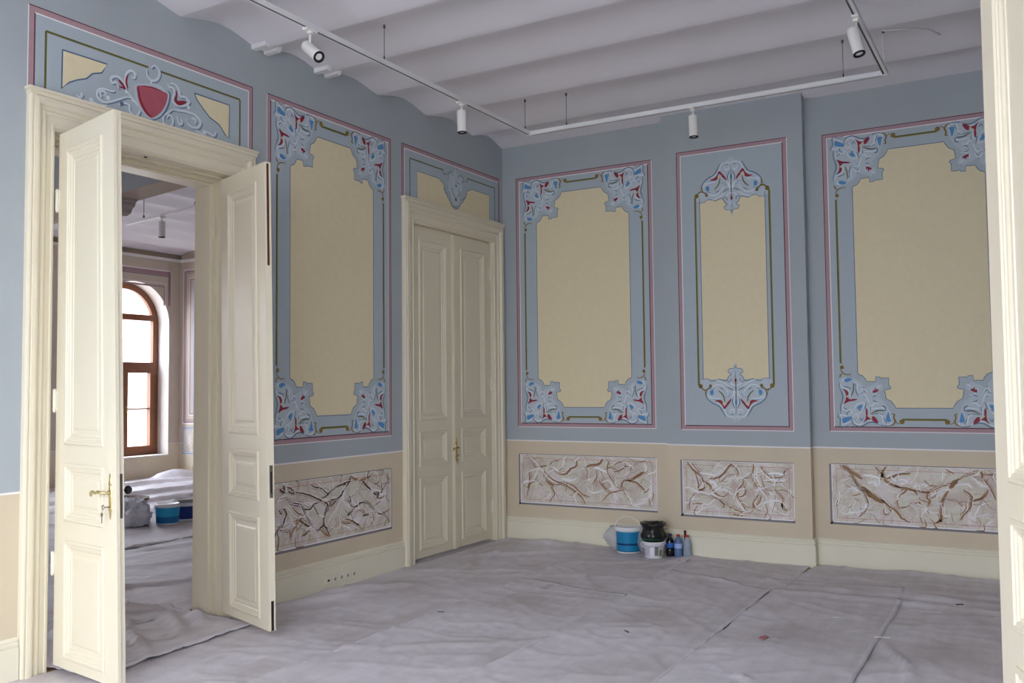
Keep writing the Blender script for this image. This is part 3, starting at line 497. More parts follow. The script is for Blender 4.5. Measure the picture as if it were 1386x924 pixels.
# ------------------------------------------------------------------ the room shell
H = 4.19
fL = lambda h, z, l=0: (0.0012 + l * 0.0004, h, z)
fB = lambda h, z, l=0: (h, -(0.0012 + l * 0.0004), z)
PO = 0.109
fP = lambda h, z, l=0: (h, -PO - (0.0012 + l * 0.0004), z)
D1 = (-5.165, -3.775)      # clear opening of the open double door
D2 = (-1.63, -0.215)       # clear opening of the closed double door
DZ = 3.135
TOP = 4.5

m = MB()
m.box((-9.2, -9.5, -0.12), (5.12, 3.38, 0.0), PARQ)
floor = struct(m.build('floor'), 'parquet floor under the protective sheets')

m = MB()
def wy(y0, y1, z0=0.0, z1=TOP): m.box((-0.35, y0, z0), (0.0, y1, z1), WALL)
wy(-9.5, D1[0] - .035); wy(D1[0] - .035, D1[1] + .035, DZ + .035); wy(D1[1] + .035, D2[0] - .035)
wy(D2[0] - .035, D2[1] + .035, DZ + .035); wy(D2[1] + .035, 3.38)
wall_left = struct(m.build('wall_left'), 'blue and sand painted wall with the two double doors')
m = MB(); m.box((0.0, 0.0, 0.0), (5.4, 0.3, TOP), WALL)
wall_back = struct(m.build('wall_back'), 'blue and sand painted end wall with ornamental panels')
m = MB(); m.box((1.869, -PO, 0.0), (3.198, 0.0, TOP - .05), WALL)
pil = m.build('pilaster', wall_back); pil['label'] = 'shallow projecting chimney breast with a narrow ornamental panel'
m = MB(); m.box((5.12, E_WIN[1], 0.0), (5.4, 0.0, TOP), WALL); m.box((5.12, -9.5, 0.0), (5.4, E_WIN[0], TOP), WALL)
m.box((5.12, E_WIN[0], 0.0), (5.4, E_WIN[1], S_Z[0]), WALL); m.box((5.12, E_WIN[0], S_Z[1]), (5.4, E_WIN[1], TOP), WALL)
wall_right = struct(m.build('wall_right'), 'wall behind the folded-back door leaf at the right edge')
m = MB()
xs = [0.0] + [v for w in S_WIN for v in w] + [5.12]
for i in range(0, len(xs), 2): m.box((xs[i], -9.8, 0.0), (xs[i + 1], -9.5, TOP), WALL)
for a, b in S_WIN: m.box((a, -9.8, 0.0), (b, -9.5, S_Z[0]), WALL); m.box((a, -9.8, S_Z[1]), (b, -9.5, TOP), WALL)
wall_front = struct(m.build('wall_front'), 'window wall behind the photographer')

# vaulted ceiling: shallow brick arches between beams, running parallel to the end wall
def vault_z(p, cusps, rise, zs=None):
    zs = zs or [H] * len(cusps)
    for a, b, za, zb in zip(cusps, cusps[1:], zs, zs[1:]):
        if min(a, b) <= p <= max(a, b):
            t = (p - a) / (b - a); s = math.sin(PI * t)
            return za + (zb - za) * t + rise * (.62 * s + .38 * s * s)
    return H
def vault(cusps, rise, x0, x1, axis, name, top, zs=None):
    m = MB(); prof = []
    for a, b in zip(cusps, cusps[1:]):
        n = 14
        for k in range(n + 1):
            t = k / n
            p = a + (b - a) * min(.9999, max(.0001, t)); prof.append((p, vault_z(p, cusps, rise, zs)))
    vs = []; fs = []
    for p, z in prof:
        for x in (x0, x1): vs.append((x, p, z) if axis == 'x' else (p, x, z))
    n = len(prof)
    for i in range(n - 1): fs.append((2 * i, 2 * i + 1, 2 * i + 3, 2 * i + 2))
    for p in (prof[-1][0], prof[0][0]):
        for x in (x0, x1): vs.append((x, p, top) if axis == 'x' else (p, x, top))
    fs.append((2 * n - 2, 2 * n - 1, 2 * n + 1, 2 * n)); fs.append((2 * n, 2 * n + 1, 2 * n + 3, 2 * n + 2)); fs.append((2 * n + 2, 2 * n + 3, 1, 0))
    for e in (0, 1): fs.append(tuple([2 * i + e for i in range(n)] + [2 * n + e, 2 * n + 2 + e]))
    m.add(vs, fs, CEIL, True)
    ob = m.build(name)
    ob.data.set_sharp_from_angle(angle=math.radians(60))
    return ob
cus = [0.0, -0.60, -1.40, -2.15, -2.87, -3.55, -4.27, -4.98, -5.7, -6.42, -7.14, -7.86, -8.58, -9.5]
CZ = [4.19, 4.195, 4.195, 4.19, 4.165, 4.14, 4.14] + [4.135] * 7
RISE = .066
ceiling = struct(vault(cus, RISE, 0.0, 5.12, 'x', 'ceiling', TOP, CZ), 'white ceiling of shallow vaults between beams')

# small plaster cast ends of the beams where the ceiling meets the left wall
CEILB = mat('whitewashed_plaster', (222, 220, 222), .75)
def bracket(y, label):
    H = vault_z(y, cus, RISE, CZ)
    e = empty('ceiling_bracket', (0, y, H), label, 'bracket', 'plaster beam ends on the left wall')
    for k, (dy, ln) in enumerate(((-0.062, 0.17), (0.062, 0.16))):
        q = MB()
        vs = []
        for x, drop in ((0.0, -0.022), (ln * .8, -0.016), (ln, .05)):
            vs += [(x, y + dy - .03, H + .09), (x, y + dy - .022, H + drop), (x, y + dy + .022, H + drop), (x, y + dy + .03, H + .09)]
        q.add(vs, [(0, 1, 5, 4), (1, 2, 6, 5), (2, 3, 7, 6), (0, 3, 2, 1), (8, 9, 10, 11), (0, 4, 7, 3), (4, 5, 9, 8), (5, 6, 10, 9), (6, 7, 11, 10), (7, 4, 8, 11)], CEILB)
        q.build('bracket_block', e)
    q = MB(); q.box((0.0, y - .05, H + .002), (.13, y + .05, H + .06), CEILB); q.build('bracket_plate', e)
bracket(-3.54, 'white plaster beam end left of the tilted spotlight, above the open door')
bracket(-2.87, 'white plaster beam end right of the tilted spotlight, above the tall left panel')

# skirting boards
def skirt(name, path, t, label=None, parent=None):
    """path: list of xy points; t: +1/-1 side of the room"""
    m = MB(); P = [Vector(p) for p in path]
    prof = [(0.0, 0.0), (0.026, 0.0), (0.026, 0.192), (0.017, 0.195), (0.017, 0.202), (0.024, 0.204), (0.024, 0.215), (0.016, 0.218), (0.016, 0.224), (0.019, 0.232), (0.008, 0.243), (0.0, 0.246)]
    rings = []
    for i, p in enumerate(P):
        d0 = (P[i] - P[i - 1]).normalized() if i else (P[1] - P[0]).normalized()
        d1 = (P[i + 1] - P[i]).normalized() if i < len(P) - 1 else d0
        n0 = Vector((-d0.y, d0.x)) * t; n1 = Vector((-d1.y, d1.x)) * t
        b = (n0 + n1).normalized(); k = 1.0 / max(0.3, b.dot(n0))
        rings.append([(p.x + b.x * k * o, p.y + b.y * k * o, z) for o, z in prof])
    n = len(prof); vs = [v for r in rings for v in r]; fs = []
    for i in range(len(P) - 1):
        for j in range(n - 1): fs.append((i * n + j, (i + 1) * n + j, (i + 1) * n + j + 1, i * n + j + 1))
    fs.append(tuple(range(n))); fs.append(tuple(range(len(vs) - n, len(vs))))
    m.add(vs, fs, BASE)
    return struct(m.build(name, parent), label)
skirt('baseboard_left', [(0, -9.45), (0, -5.34)], -1, 'cream skirting left of the open door')
skirt('baseboard_left', [(0, -3.61), (0, -1.80)], -1, 'cream skirting between the two doors')
skirt('baseboard_back', [(0.0, 0), (1.869, 0), (1.869, -PO), (3.198, -PO), (3.198, 0), (5.12, 0)], -1, 'cream skirting stepping round the chimney breast')
skirt('baseboard_right', [(5.12, 0), (5.12, -5.0)], -1)

# ------------------------------------------------------------------ doors
def u_path(h0, h1, zt, kz=1.0):
    return lambda d: [(h0 + d, 0.0), (h0 + d, zt - d * kz), (h1 - d, zt - d * kz), (h1 - d, 0.0)]
CAS = [(0, -.002), (0, .026), (.006, .040), (.014, .043), (.018, .037), (.024, .037), (.028, .045), (.046, .048), (.058, .046), (.066, .036), (.070, .026), (.080, .020), (.086, .020), (.092, .027), (.102, .028), (.108, .020), (.118, .016), (.146, .013), (.150, .018), (.160, .018), (.165, .010), (.17, .010), (.17, -.002)]
def casing(parent, h0, h1, zt, x=0.0, sgn=1):
    m = MB()
    fn = lambda a, b, h: (x + sgn * h, a, b)
    m.sweep(u_path(h0, h1, zt, 1.18), CAS, CREAM, fn, closed=False)
    # cap moulding along the head
    m.box((x - .002, h0 - .012, zt - .006), (x + .055 * sgn, h1 + .012, zt + .012), CREAM)
    m.box((x - .002, h0 - .004, zt - .03), (x + .047 * sgn, h1 + .004, zt - .006), CREAM)
    return m.build('casing', parent)
def lining(parent, h0, h1, zt, depth=0.345, stop=0.21):
    m = MB()
    t = .034
    m.box((-depth, h0 - t, 0), (0.0, h0, zt + t), CREAM); m.box((-depth, h1, 0), (0.0, h1 + t, zt + t), CREAM)
    m.box((-depth, h0, zt), (0.0, h1, zt + t), CREAM)
    # stepped stop at the far side and small fillets
    for x0, x1, d in ((-depth - .02, -stop, .045), (-stop, -stop + .035, .03), (-.14, -.10, .012)):
        m.box((x0, h0, 0), (x1, h0 + d, zt - d), CREAM); m.box((x0, h1 - d, 0), (x1, h1, zt - d), CREAM)
        m.box((x0, h0, zt - d), (x1, h1, zt), CREAM)
    return m.build('lining', parent)

PANELS = [(1.315, 2.985), (0.885, 1.185), (0.12, 0.755)]
SP = (0.135, 0.565)
def leaf(parent, Hb, Ht, ab, at, sgn, z0=0.05, z1=3.11, W=0.70, astragal=None, label=None, both=False, th=0.045):
    """Hb/Ht hinge xy at the bottom/top, ab/at leaf direction in degrees at bottom/top; sgn = side of the visible face"""
    def F(s, t, z):
        k = (z - z0) / (z1 - z0)
        a = math.radians(ab + (at - ab) * k)
        d = Vector((math.cos(a), math.sin(a))); n = Vector((-d.y, d.x)) * sgn
        p = Vector(Hb) * (1 - k) + Vector(Ht) * k + d * s + n * t
        return (p.x, p.y, z)
    org = F(0, 0, z0)
    def box(m, a, b, mt): m.box(a, b, mt, F)
    m = MB()
    box(m, (0, -th, z0), (SP[0], 0, z1), CREAM); box(m, (SP[1], -th, z0), (W, 0, z1), CREAM)
    edges = [z0] + [v for p in reversed(PANELS) for v in p] + [z1]
    for i in range(0, len(edges), 2): box(m, (SP[0], -th, edges[i]), (SP[1], 0, edges[i + 1]), CREAM)
    lf = m.build('door_leaf', parent, org)
    if label: lf['label'] = label
    prof = [(-.012, 0.0), (-.012, .006), (-.006, .011), (.004, .011), (.009, .005), (.017, .005), (.021, .000), (.029, -.001), (.037, -.008), (.052, -.009), (.054, -.013), (.07, -.013), (.08, -.008), (.092, -.007)]
    for k, (a, b) in enumerate(PANELS):
        q = MB()
        for side in ((1, -1) if both else (1,)):
            path = lambda d: [(SP[0] + d, a + d), (SP[1] - d, a + d), (SP[1] - d, b - d), (SP[0] + d, b - d)]
            fn = (lambda s, z, h: F(s, h, z)) if side == 1 else (lambda s, z, h: F(s, -th - h, z))
            r = q.sweep(path, prof, CREAM, fn)
            q.add(r[-1], [(0, 1, 2, 3)], CREAM)
        if not both: q.add([F(SP[0], -th + .012, a), F(SP[1], -th + .012, a), F(SP[1], -th + .012, b), F(SP[0], -th + .012, b)], [(0, 1, 2, 3)], CREAM)
        q.build('door_panel', lf, F((SP[0] + SP[1]) / 2, 0, a))
    if astragal:
        q = MB(); a, b = astragal
        box(q, (a, 0, z0), (b, .012, z1 - .002), CREAM); box(q, (a + .012, .012, z0), (b - .012, .019, z1 - .002), CREAM)
        q.build('astragal', lf, F(a, 0, z0))
    return lf, F
def hinges(lf, F, zs, s=-0.012, t=0.004):
    for z in zs:
        q = MB()
        p = [Vector(F(s, t, z + d)) for d in (-.07, -.062, -.002, .002, .062, .07)]
        q.tube(p, .01, BASE, 10, rads=[.004, .0105, .0105, .0105, .0105, .004])
        q.box((s, -.004, z - .055), (s + .03, .003, z + .055), BASE, F)
        q.build('hinge', lf, F(s, t, z - .07))
def handle(lf, F, s, z, side=-1, mt=None, key=True, sc=1.0):
    """long brass plate, scrolled lever pointing to side, key in the lock"""
    mt = mt or BRASS
    q = MB()
    out = [(0, .125), (.006, .11), (.010, .085), (.016, .07), (.011, .055), (.014, .03), (.015, 0), (.014, -.03), (.011, -.055), (.016, -.07), (.010, -.085), (.006, -.11), (0, -.125)]
    pts = out + [(-a, b) for a, b in out[-2:0:-1]]
    n = len(pts)
    vs = [F(s + a, .001, z + b) for a, b in pts] + [F(s + a * .8, .006, z + b * .97) for a, b in pts]
    q.add(vs, [tuple(range(n)), tuple(range(n, 2 * n))] + [(i, (i + 1) % n, n + (i + 1) % n, n + i) for i in range(n)], mt)
    q.build('handle_plate', lf, F(s, 0, z))
    q = MB()
    L = [(0, .004, .02), (0, .03, .02), (side * .012, .045, .021), (side * .04, .05, .026), (side * .07, .05, .016), (side * .10, .05, .024), (side * .118, .05, .018), (side * .122, .05, .006), (side * .112, .05, .001), (side * .104, .05, .008)]
    P = [Vector(F(s + a * sc, b, z + c)) for a, b, c in L]
    q.tube(P, .006, mt, 10, rads=[.011, .008, .008, .009, .0075, .0075, .0065, .006, .0055, .005])
    q.build('lever', lf, F(s, 0, z))
    if key:
        q = MB()
        q.tube([F(s, .004, z - .055), F(s, .035, z - .055)], .004, STEEL, 8)
        ring = [F(s + side * (.012 + .010 * math.cos(t)), .036, z - .055 + .012 * math.sin(t)) for t in [2 * PI * i / 12 for i in range(13)]]
        q.tube(ring, .0025, STEEL, 6)
        q.tube([F(s + side * .02, .036, z - .06), F(s + side * .025, .036, z - .085)], .0015, STEEL, 6)
        q.lathe([(.011, -.002), (.011, .002)], STEEL, F(s + side * .026, .036, z - .096), 12, ax=Vector(F(0, 1, z)) - Vector(F(0, 0, z)))
        q.box((s + side * .026 - .003, .034, z - .14), (s + side * .026 + .003, .038, z - .10), STEEL, F)
        q.build('key', lf, F(s, 0, z - .1))

door_1 = empty('door_1', (0, sum(D1) / 2, 0), 'tall cream double door standing open at the left', kind='structure')
casing(door_1, -5.335, -3.61, 3.34); lining(door_1, *D1, DZ)
q = MB(); q.lathe([(.011, 0), (.011, .004)], DARKM, (-.055, -4.49, DZ - .0045), 12); q.build('bolt_hole', door_1)
lfL, FL = leaf(door_1, (.045, -5.15), (.032, -5.15), -7.5, -12.0, -1, label='left leaf of the open door, turned into the room, with lever handle and keys')
hinges(lfL, FL, (.62, 1.55, 2.72)); handle(lfL, FL, .645, 1.045, -1, BRASSL)
def edgestrip(lf, F, name, t0, t1, za, zb, mt, W=.70, th=.0015):
    q = MB(); q.box((W, t0, za), (W + th, t1, zb), mt, F); return q.build(name, lf, F(W, (t0 + t1) / 2, za))
edgestrip(lfL, FL, 'lock_plate', -.036, -.014, .93, 1.165, LOCKM)
q = MB(); q.box((.70, -.018, .05), (.708, -.0, 3.11), CREAM, FL); q.build('astragal', lfL, FL(.70, 0, .05))
q = MB(); kz = 1.07
q.tube([FL(.645, -.045, kz), FL(.645, -.085, kz)], .008, DARKM, 8); q.lathe([(.004, 0), (.02, .006), (.024, .016), (.018, .028), (.004, .032)], DARKM, FL(.645, -.082, kz), 14, ax=(0, 1, 0)); q.build('knob', lfL, FL(.645, -.06, kz))
lfR, FR = leaf(door_1, (-.035, -3.835), (-.085, -3.83), -18.0, -19.0, -1, W=.70, label='right leaf of the open door, turned into the room, with dark rebate on its edge')
edgestrip(lfR, FR, 'rebate', -.030, -.014, 2.42, 3.10, BROWNW); edgestrip(lfR, FR, 'flush_bolt', -.032, -.014, .052, .24, DARKM)
edgestrip(lfR, FR, 'strike_plate', -.034, -.012, .90, 1.11, STEEL, th=.003)
edgestrip(lfR, FR, 'strike_slot', -.027, -.019, .93, 1.07, DARKM, th=.004)

door_2 = empty('door_2', (0, sum(D2) / 2, 0), 'closed cream double door beside the corner', kind='structure')
casing(door_2, -1.80, -0.045, 3.34); lining(door_2, *D2, DZ, stop=0.08)
q = MB(); q.box((-.34, D2[0], 0), (.03, D2[1], .012), mat('dusty_threshold', (170, 164, 166), .7)); q.build('threshold', door_2)
q = MB(); q.box((-.085, D2[0], .05), (-.076, D2[1], DZ), DARKM); q.build('gap_shade_sheet', door_2)  # dark sheet behind both leaves, standing in for shade in the gaps
lfa, Fa = leaf(door_2, (-.03, D2[0] + .004), (-.03, D2[0] + .004), 90, 90, -1, z0=.035, z1=3.12, astragal=(.672, .742), label='left leaf of the closed door with brass lever handle')
lfb, Fb = leaf(door_2, (-.03, D2[1] - .004), (-.03, D2[1] - .004), -90, -90, 1, z0=.035, z1=3.12, label='right leaf of the closed door')
hinges(lfa, Fa, (.36, 1.63, 2.80), s=.0, t=.006); hinges(lfb, Fb, (.36, 1.63, 2.80), s=.0, t=.006)
handle(lfa, lambda s, t, z: Fa(s, t + .019, z), .705, .995, -1, BRASS)

door_3 = empty('door_3', (5.12, -5.84, 0), 'cream door whose leaf is folded back at the right edge', kind='structure')
m = MB(); m.box((5.085, -7.35, 0), (5.12, -7.25, 3.3), CREAM); m.box((5.085, -5.88, 0), (5.12, -5.84, 3.3), CREAM); m.box((5.085, -7.25, 3.16), (5.12, -5.88, 3.3), CREAM)
m.box((5.11, -7.25, 0), (5.12, -5.88, 3.16), CREAM); m.build('casing', door_3)  # unseen panel added across the opening, keeps outside light out
lfc, Fc = leaf(door_3, (5.075, -5.822), (5.068, -5.822), 110.4, 109.0, 1, z0=.04, z1=3.12, label='cream panelled leaf in the foreground at the right edge')
hinges(lfc, Fc, (.5, 1.6, 2.7))

# ------------------------------------------------------------------ painted decoration (flat paint on the walls)
CORNER = DATA['corner']; FC = DATA['_fieldcorner'][0][3]
def art(mb, fn, items, T, seq=False):
    for i, (t, mt, w, pts) in enumerate(items):
        P = [T(x / 1000, y / 1000) for x, y in pts]; M_ = A[mt]; l = 1 + i * .12 if seq else LAY[mt]
        if t == 'P': poly(mb, fn, P, M_, l, 0 if mt in ('red', 'blue', 'red2') and len(P) > 30 else 3)
        elif t == 'S': stroke(mb, fn, P, w / 1000 * (1.3 if seq or mt == 'slate' else 1), M_, l)
        else: disc(mb, fn, P[0], w / 1000, M_, l)
def frame_lines(m, fn, h0, h1, zb, zt, flip, bottom=True):
    w0, w1, w2 = .006, .038, .046
    L = 1
    def ring(a, b, mt): # mitred band from inset a to inset b, per side
        pass
    def side(which, a, b, mt, lay):
        if which == 'T': P = [(h0 + a, zt - a), (h1 - a, zt - a), (h1 - b, zt - b), (h0 + b, zt - b)]
        if which == 'B': P = [(h0 + a, zb + a), (h1 - a, zb + a), (h1 - b, zb + b), (h0 + b, zb + b)]
        if which == 'L': P = [(h0 + a, zb + (a if bottom else 0)), (h0 + a, zt - a), (h0 + b, zt - b), (h0 + b, zb + (b if bottom else 0))]
        if which == 'R': P = [(h1 - a, zb + (a if bottom else 0)), (h1 - a, zt - a), (h1 - b, zt - b), (h1 - b, zb + (b if bottom else 0))]
        m.add([fn(x, z, lay) for x, z in P], [(0, 1, 2, 3)], mt)
    dk, pk, wh = A['maroon'], A['pink'], A['line']
    dark_out = {'T': True, 'B': False, 'L': not flip, 'R': flip}
    for sd in ('T', 'L', 'R') + (('B',) if bottom else ()):
        o = dark_out[sd]
        side(sd, 0, w0, dk if o else wh, L); side(sd, w0, w1, pk, L); side(sd, w1, w2, wh if o else dk, L)
ZB, ZT = 1.183, 3.838
def big_panel(fn, parent, h0, h1, flip, label):
    m = MB()
    rect(m, fn, h0 + .04, ZB + .04, h1 - .04, ZT - .04, A['inner'], 0)
    frame_lines(m, fn, h0, h1, ZB, ZT, flip)
    # cream field with scalloped corner notches, thin slate outline
    loc = [(x / 1000, y / 1000) for x, y in FC]
    n = []
    n += [(h0 + a, ZB + b) for a, b in loc]
    n += [(h1 - a, ZB + b) for a, b in reversed(loc)]
    n += [(h1 - a, ZT - b) for a, b in loc]
    n += [(h0 + a, ZT - b) for a, b in reversed(loc)]
    poly(m, fn, n, A['cream'], .5, 0)
    stroke(m, fn, n + [n[0]], .006, A['slate'], 2, False, 0)
    # olive guide lines between the scrolls
    for (a0, b0, a1, b1) in ((h0 + .60, ZB + .109, h1 - .60, ZB + .109), (h0 + .60, ZT - .109, h1 - .60, ZT - .109), (h0 + .108, ZB + .60, h0 + .108, ZT - .60), (h1 - .108, ZB + .60, h1 - .108, ZT - .60)):
        stroke(m, fn, [(a0, b0), (a1, b1)], .017, A['olive'], 2, False, 0)
        d = (.0, -.008) if a0 != a1 else (.008, 0)
        stroke(m, fn, [(a0 + d[0], b0 + d[1]), (a1 + d[0], b1 + d[1])], .005, A['olivelight'], 3, False, 0)
    p = m.build('painted_panel', parent, fn((h0 + h1) / 2, ZB, 0)); p['label'] = label
    for sx in (0, 1):
        for sz in (0, 1):
            T = lambda a, b: ((h0 + a) if not sx else (h1 - a), (ZB + b) if not sz else (ZT - b))
            q = MB(); art(q, fn, CORNER, T)
            q.build('corner_ornament', p, fn(*T(.25, .25), 0))
    return p
big_panel(fL, wall_left, -3.47, -1.96, True, 'tall painted panel with scroll corners between the two doors')
big_panel(fB, wall_back, 0.168, 1.719, False, 'painted panel with scroll corners beside the room corner')
big_panel(fB, wall_back, 3.345, 4.885, False, 'wide painted panel with scroll corners right of the chimney breast')
# narrow panel on the chimney breast
m = MB(); h0, h1 = 2.012, 3.061
rect(m, fP, h0 + .04, ZB + .04, h1 - .04, ZT - .04, A['inner'], 0)
frame_lines(m, fP, h0, h1, ZB, ZT, False)
fx0, fx1, cx = 2.238, 2.853, 2.5445
rect(m, fP, fx0 - .03, 1.62, fx1 + .03, 3.40, A['inner'], 0.2)
rect(m, fP, fx0, 1.655, fx1, 3.365, A['cream'], .5)
for x in (fx0, fx1): stroke(m, fP, [(x, 1.655), (x, 3.365)], .006, A['slate'], 2, False, 0)
for x in (2.193, 2.892):
    stroke(m, fP, [(x, 1.60), (x, 3.38)], .016, A['olive'], 2, False, 0); stroke(m, fP, [(x + .009, 1.60), (x + .009, 3.38)], .005, A['olivelight'], 3, False, 0)
np_ = m.build('painted_panel', pil, fP(cx, ZB, 0)); np_['label'] = 'narrow painted panel with a palmette above and below'
# sub-parts of the chimney breast are the deepest level, so its ornament hangs on the breast itself
for sz in (0, 1):
    q = MB()
    for sx in (-1, 1):
        T = lambda a, b: (cx + sx * (a + .0055), (ZB + b) if not sz else (ZT - .035 - b))
        art(q, fP, [[t, mt, w, [(min(x, -5.5) if t == 'P' else x, y) for x, y in pts]] for t, mt, w, pts in DATA['center']], T)
    o = q.build('palmette_ornament', pil, fP(cx, (ZB + .3) if not sz else (ZT - .3), 0))

# panel above the closed door
m = MB(); a0, a1, zt = -1.80, -0.045, 3.845
rect(m, fL, a0 + .04, 3.352, a1 - .04, zt - .04, A['inner'], 0)
frame_lines(m, fL, a0, a1, 3.352, zt, False, bottom=False)
fld = [(-1.565, 3.352), (-1.565, 3.63), (-1.21, 3.63), (-1.13, 3.59), (-1.10, 3.52), (-1.06, 3.47), (-1.02, 3.44), (-.985, 3.395), (-.925, 3.372), (-.86, 3.395), (-.825, 3.44), (-.78, 3.475), (-.74, 3.52), (-.715, 3.59), (-.62, 3.63), (-.275, 3.63), (-.275, 3.352)]
poly(m, fL, fld, A['cream'], .5, 0); stroke(m, fL, fld, .006, A['slate'], 2, False, 0)
for P in ([(-1.675, 3.352), (-1.675, 3.727), (-1.13, 3.727)], [(-.70, 3.727), (-.165, 3.727), (-.165, 3.352)]):
    for u, v in zip(P, P[1:]): stroke(m, fL, [u, v], .011, A['olive'], 2, False, 0)
pp = m.build('painted_panel', wall_left, (0, -.92, 3.36)); pp['label'] = 'painted overdoor panel with grey cartouche above the closed door'
q = MB(); art(q, fL, DATA['door2'], lambda a, b: (-.925 + a, 3.837 + b)); q.build('cartouche', pp, (0, -.92, 3.6))
# panel above the open door
m = MB(); a0, a1, zt = -5.335, -3.61, 3.84
rect(m, fL, a0 + .04, 3.352, a1 - .04, zt - .04, A['inner'], 0)
frame_lines(m, fL, a0, a1, 3.352, zt, True, bottom=False)
for fld in ([(-5.12, 3.635), (-4.82, 3.64), (-4.857, 3.574), (-4.92, 3.55), (-4.961, 3.507), (-5.024, 3.48), (-5.074, 3.45), (-5.122, 3.40)],
            [(-4.145, 3.645), (-3.833, 3.645), (-3.836, 3.402), (-3.87, 3.42), (-3.925, 3.479), (-4.014, 3.512), (-4.065, 3.553), (-4.124, 3.605)]):
    poly(m, fL, fld, A['cream'], .5, 0); stroke(m, fL, fld + [fld[0]], .009, A['slate'], 2, False, 0)
for P in ([(-5.225, 3.352), (-5.225, 3.712), (-4.52, 3.712)], [(-4.425, 3.712), (-3.735, 3.712), (-3.735, 3.352)]):
    for u, v in zip(P, P[1:]): stroke(m, fL, [u, v], .014, A['olive'], 2, False, 0)
pp = m.build('painted_panel', wall_left, (0, -4.47, 3.36)); pp['label'] = 'painted overdoor panel with a red shield above the open door'
q = MB(); art(q, fL, DATA['shield'], lambda a, b: (-4.475 + a, 3.837 + b), True); q.build('shield_ornament', pp, (0, -4.47, 3.55))

# painted marble dado panels
def marble(fn, parent, h0, h1, veins, flip, label, seed=0, deep=True):
    z0, z1 = .389, .899
    m = MB()
    rect(m, fn, h0, z0, h1, z1, MARBLE, 1)
    w = .011
    for a, b, c, d in ((h0, z0, h1, z0 + w), (h0, z1 - w * .4, h1, z1), (h0, z0, h0 + w * .7, z1), (h1 - w * .7, z0, h1, z1)):
        rect(m, fn, a, b, c, d, A['line'], 2)
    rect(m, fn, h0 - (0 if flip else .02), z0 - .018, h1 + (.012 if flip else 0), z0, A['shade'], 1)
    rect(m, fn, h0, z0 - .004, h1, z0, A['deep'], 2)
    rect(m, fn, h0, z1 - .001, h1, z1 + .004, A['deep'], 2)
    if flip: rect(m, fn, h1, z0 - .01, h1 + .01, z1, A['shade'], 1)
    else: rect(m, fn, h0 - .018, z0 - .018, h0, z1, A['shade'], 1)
    i = .042
    c = [(h0 + i, z0 + i), (h1 - i, z0 + i), (h1 - i, z1 - i), (h0 + i, z1 - i)]
    for u, v in zip(c, c[1:] + c[:1]): stroke(m, fn, [u, v], .004, A['veinpink'], 2, False, 0)
    p = m.build('marble_panel', parent, fn((h0 + h1) / 2, z0, 0)); p['label'] = label
    q = MB(); rnd = random.Random(seed)
    inside = lambda x, z: (max(h0 + .004, min(h1 - .004, x)), max(z0 + .004, min(z1 - .004, z)))
    for k, w, pts in veins:
        P = [(x / 1000, y / 1000) for x, y in pts]
        # roughen
        C = catmull(P, 5) if len(P) > 2 else [Vector(P[0]).lerp(Vector(P[1]), t / 4) for t in range(5)]
        C = [inside(p.x + rnd.uniform(-.004, .004), p.y + rnd.uniform(-.004, .004)) for p in C]
        mt = {'br': A['veinbrown'], 'dk': A['veindark'], 'wh': A['veinwhite']}[k]
        lay = 4 if k == 'wh' else 3
        stroke(q, fn, C, w / 1000 * (1.3 if k != 'wh' else .85), mt, lay, True, 0)
        # fine companion lines
        off = rnd.choice((-1, 1)) * rnd.uniform(.012, .022)
        stroke(q, fn, [inside(x + off, z + off * .6) for x, z in C], .0035, A['veindark' if k == 'dk' else 'veinbrown'] if k != 'wh' else A['veinwhite'], lay, True, 0)
        if k != 'wh' and rnd.random() < .7:
            stroke(q, fn, [inside(x - off * .8, z + abs(off) * .5) for x, z in C[1:-1]], .004, A['veinwhite'], lay + 1, True, 0)
        if rnd.random() < .6 and len(C) > 4:
            b = C[len(C) // 2]; a = rnd.uniform(0, 2 * PI); l = rnd.uniform(.04, .1)
            tw = [b]
            for j in range(4):
                a += rnd.uniform(-.5, .5); tw.append(inside(tw[-1][0] + math.cos(a) * l / 4, tw[-1][1] + math.sin(a) * l / 4))
            stroke(q, fn, tw, .005, mt, lay, True, 0)
    for j in range(80 if flip else 60):
        x, z = rnd.uniform(h0 + .03, h1 - .03), rnd.uniform(z0 + .03, z1 - .03); a = rnd.uniform(0, 2 * PI); tw = [(x, z)]
        for s_ in range(rnd.randint(4, 9)):
            a += rnd.uniform(-.7, .7); x, z = inside(x + math.cos(a) * .022, z + math.sin(a) * .022); tw.append((x, z))
        k = rnd.random()
        stroke(q, fn, tw, rnd.choice((.003, .005, .009)), A['veinwhite'] if k < .5 else (A['veinbrown'] if k < .85 or not flip else A['veindark']), 3 + k, True, 2)
    q.build('veins', p if deep else parent, fn((h0 + h1) / 2, z0, 0))
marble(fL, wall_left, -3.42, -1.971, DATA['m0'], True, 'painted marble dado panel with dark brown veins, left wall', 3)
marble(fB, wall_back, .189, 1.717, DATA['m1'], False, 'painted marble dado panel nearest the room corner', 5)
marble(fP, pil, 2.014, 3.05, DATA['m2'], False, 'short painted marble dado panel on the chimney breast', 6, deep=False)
marble(fB, wall_back, 3.348, 4.882, DATA['m3'], False, 'painted marble dado panel right of the chimney breast', 8)

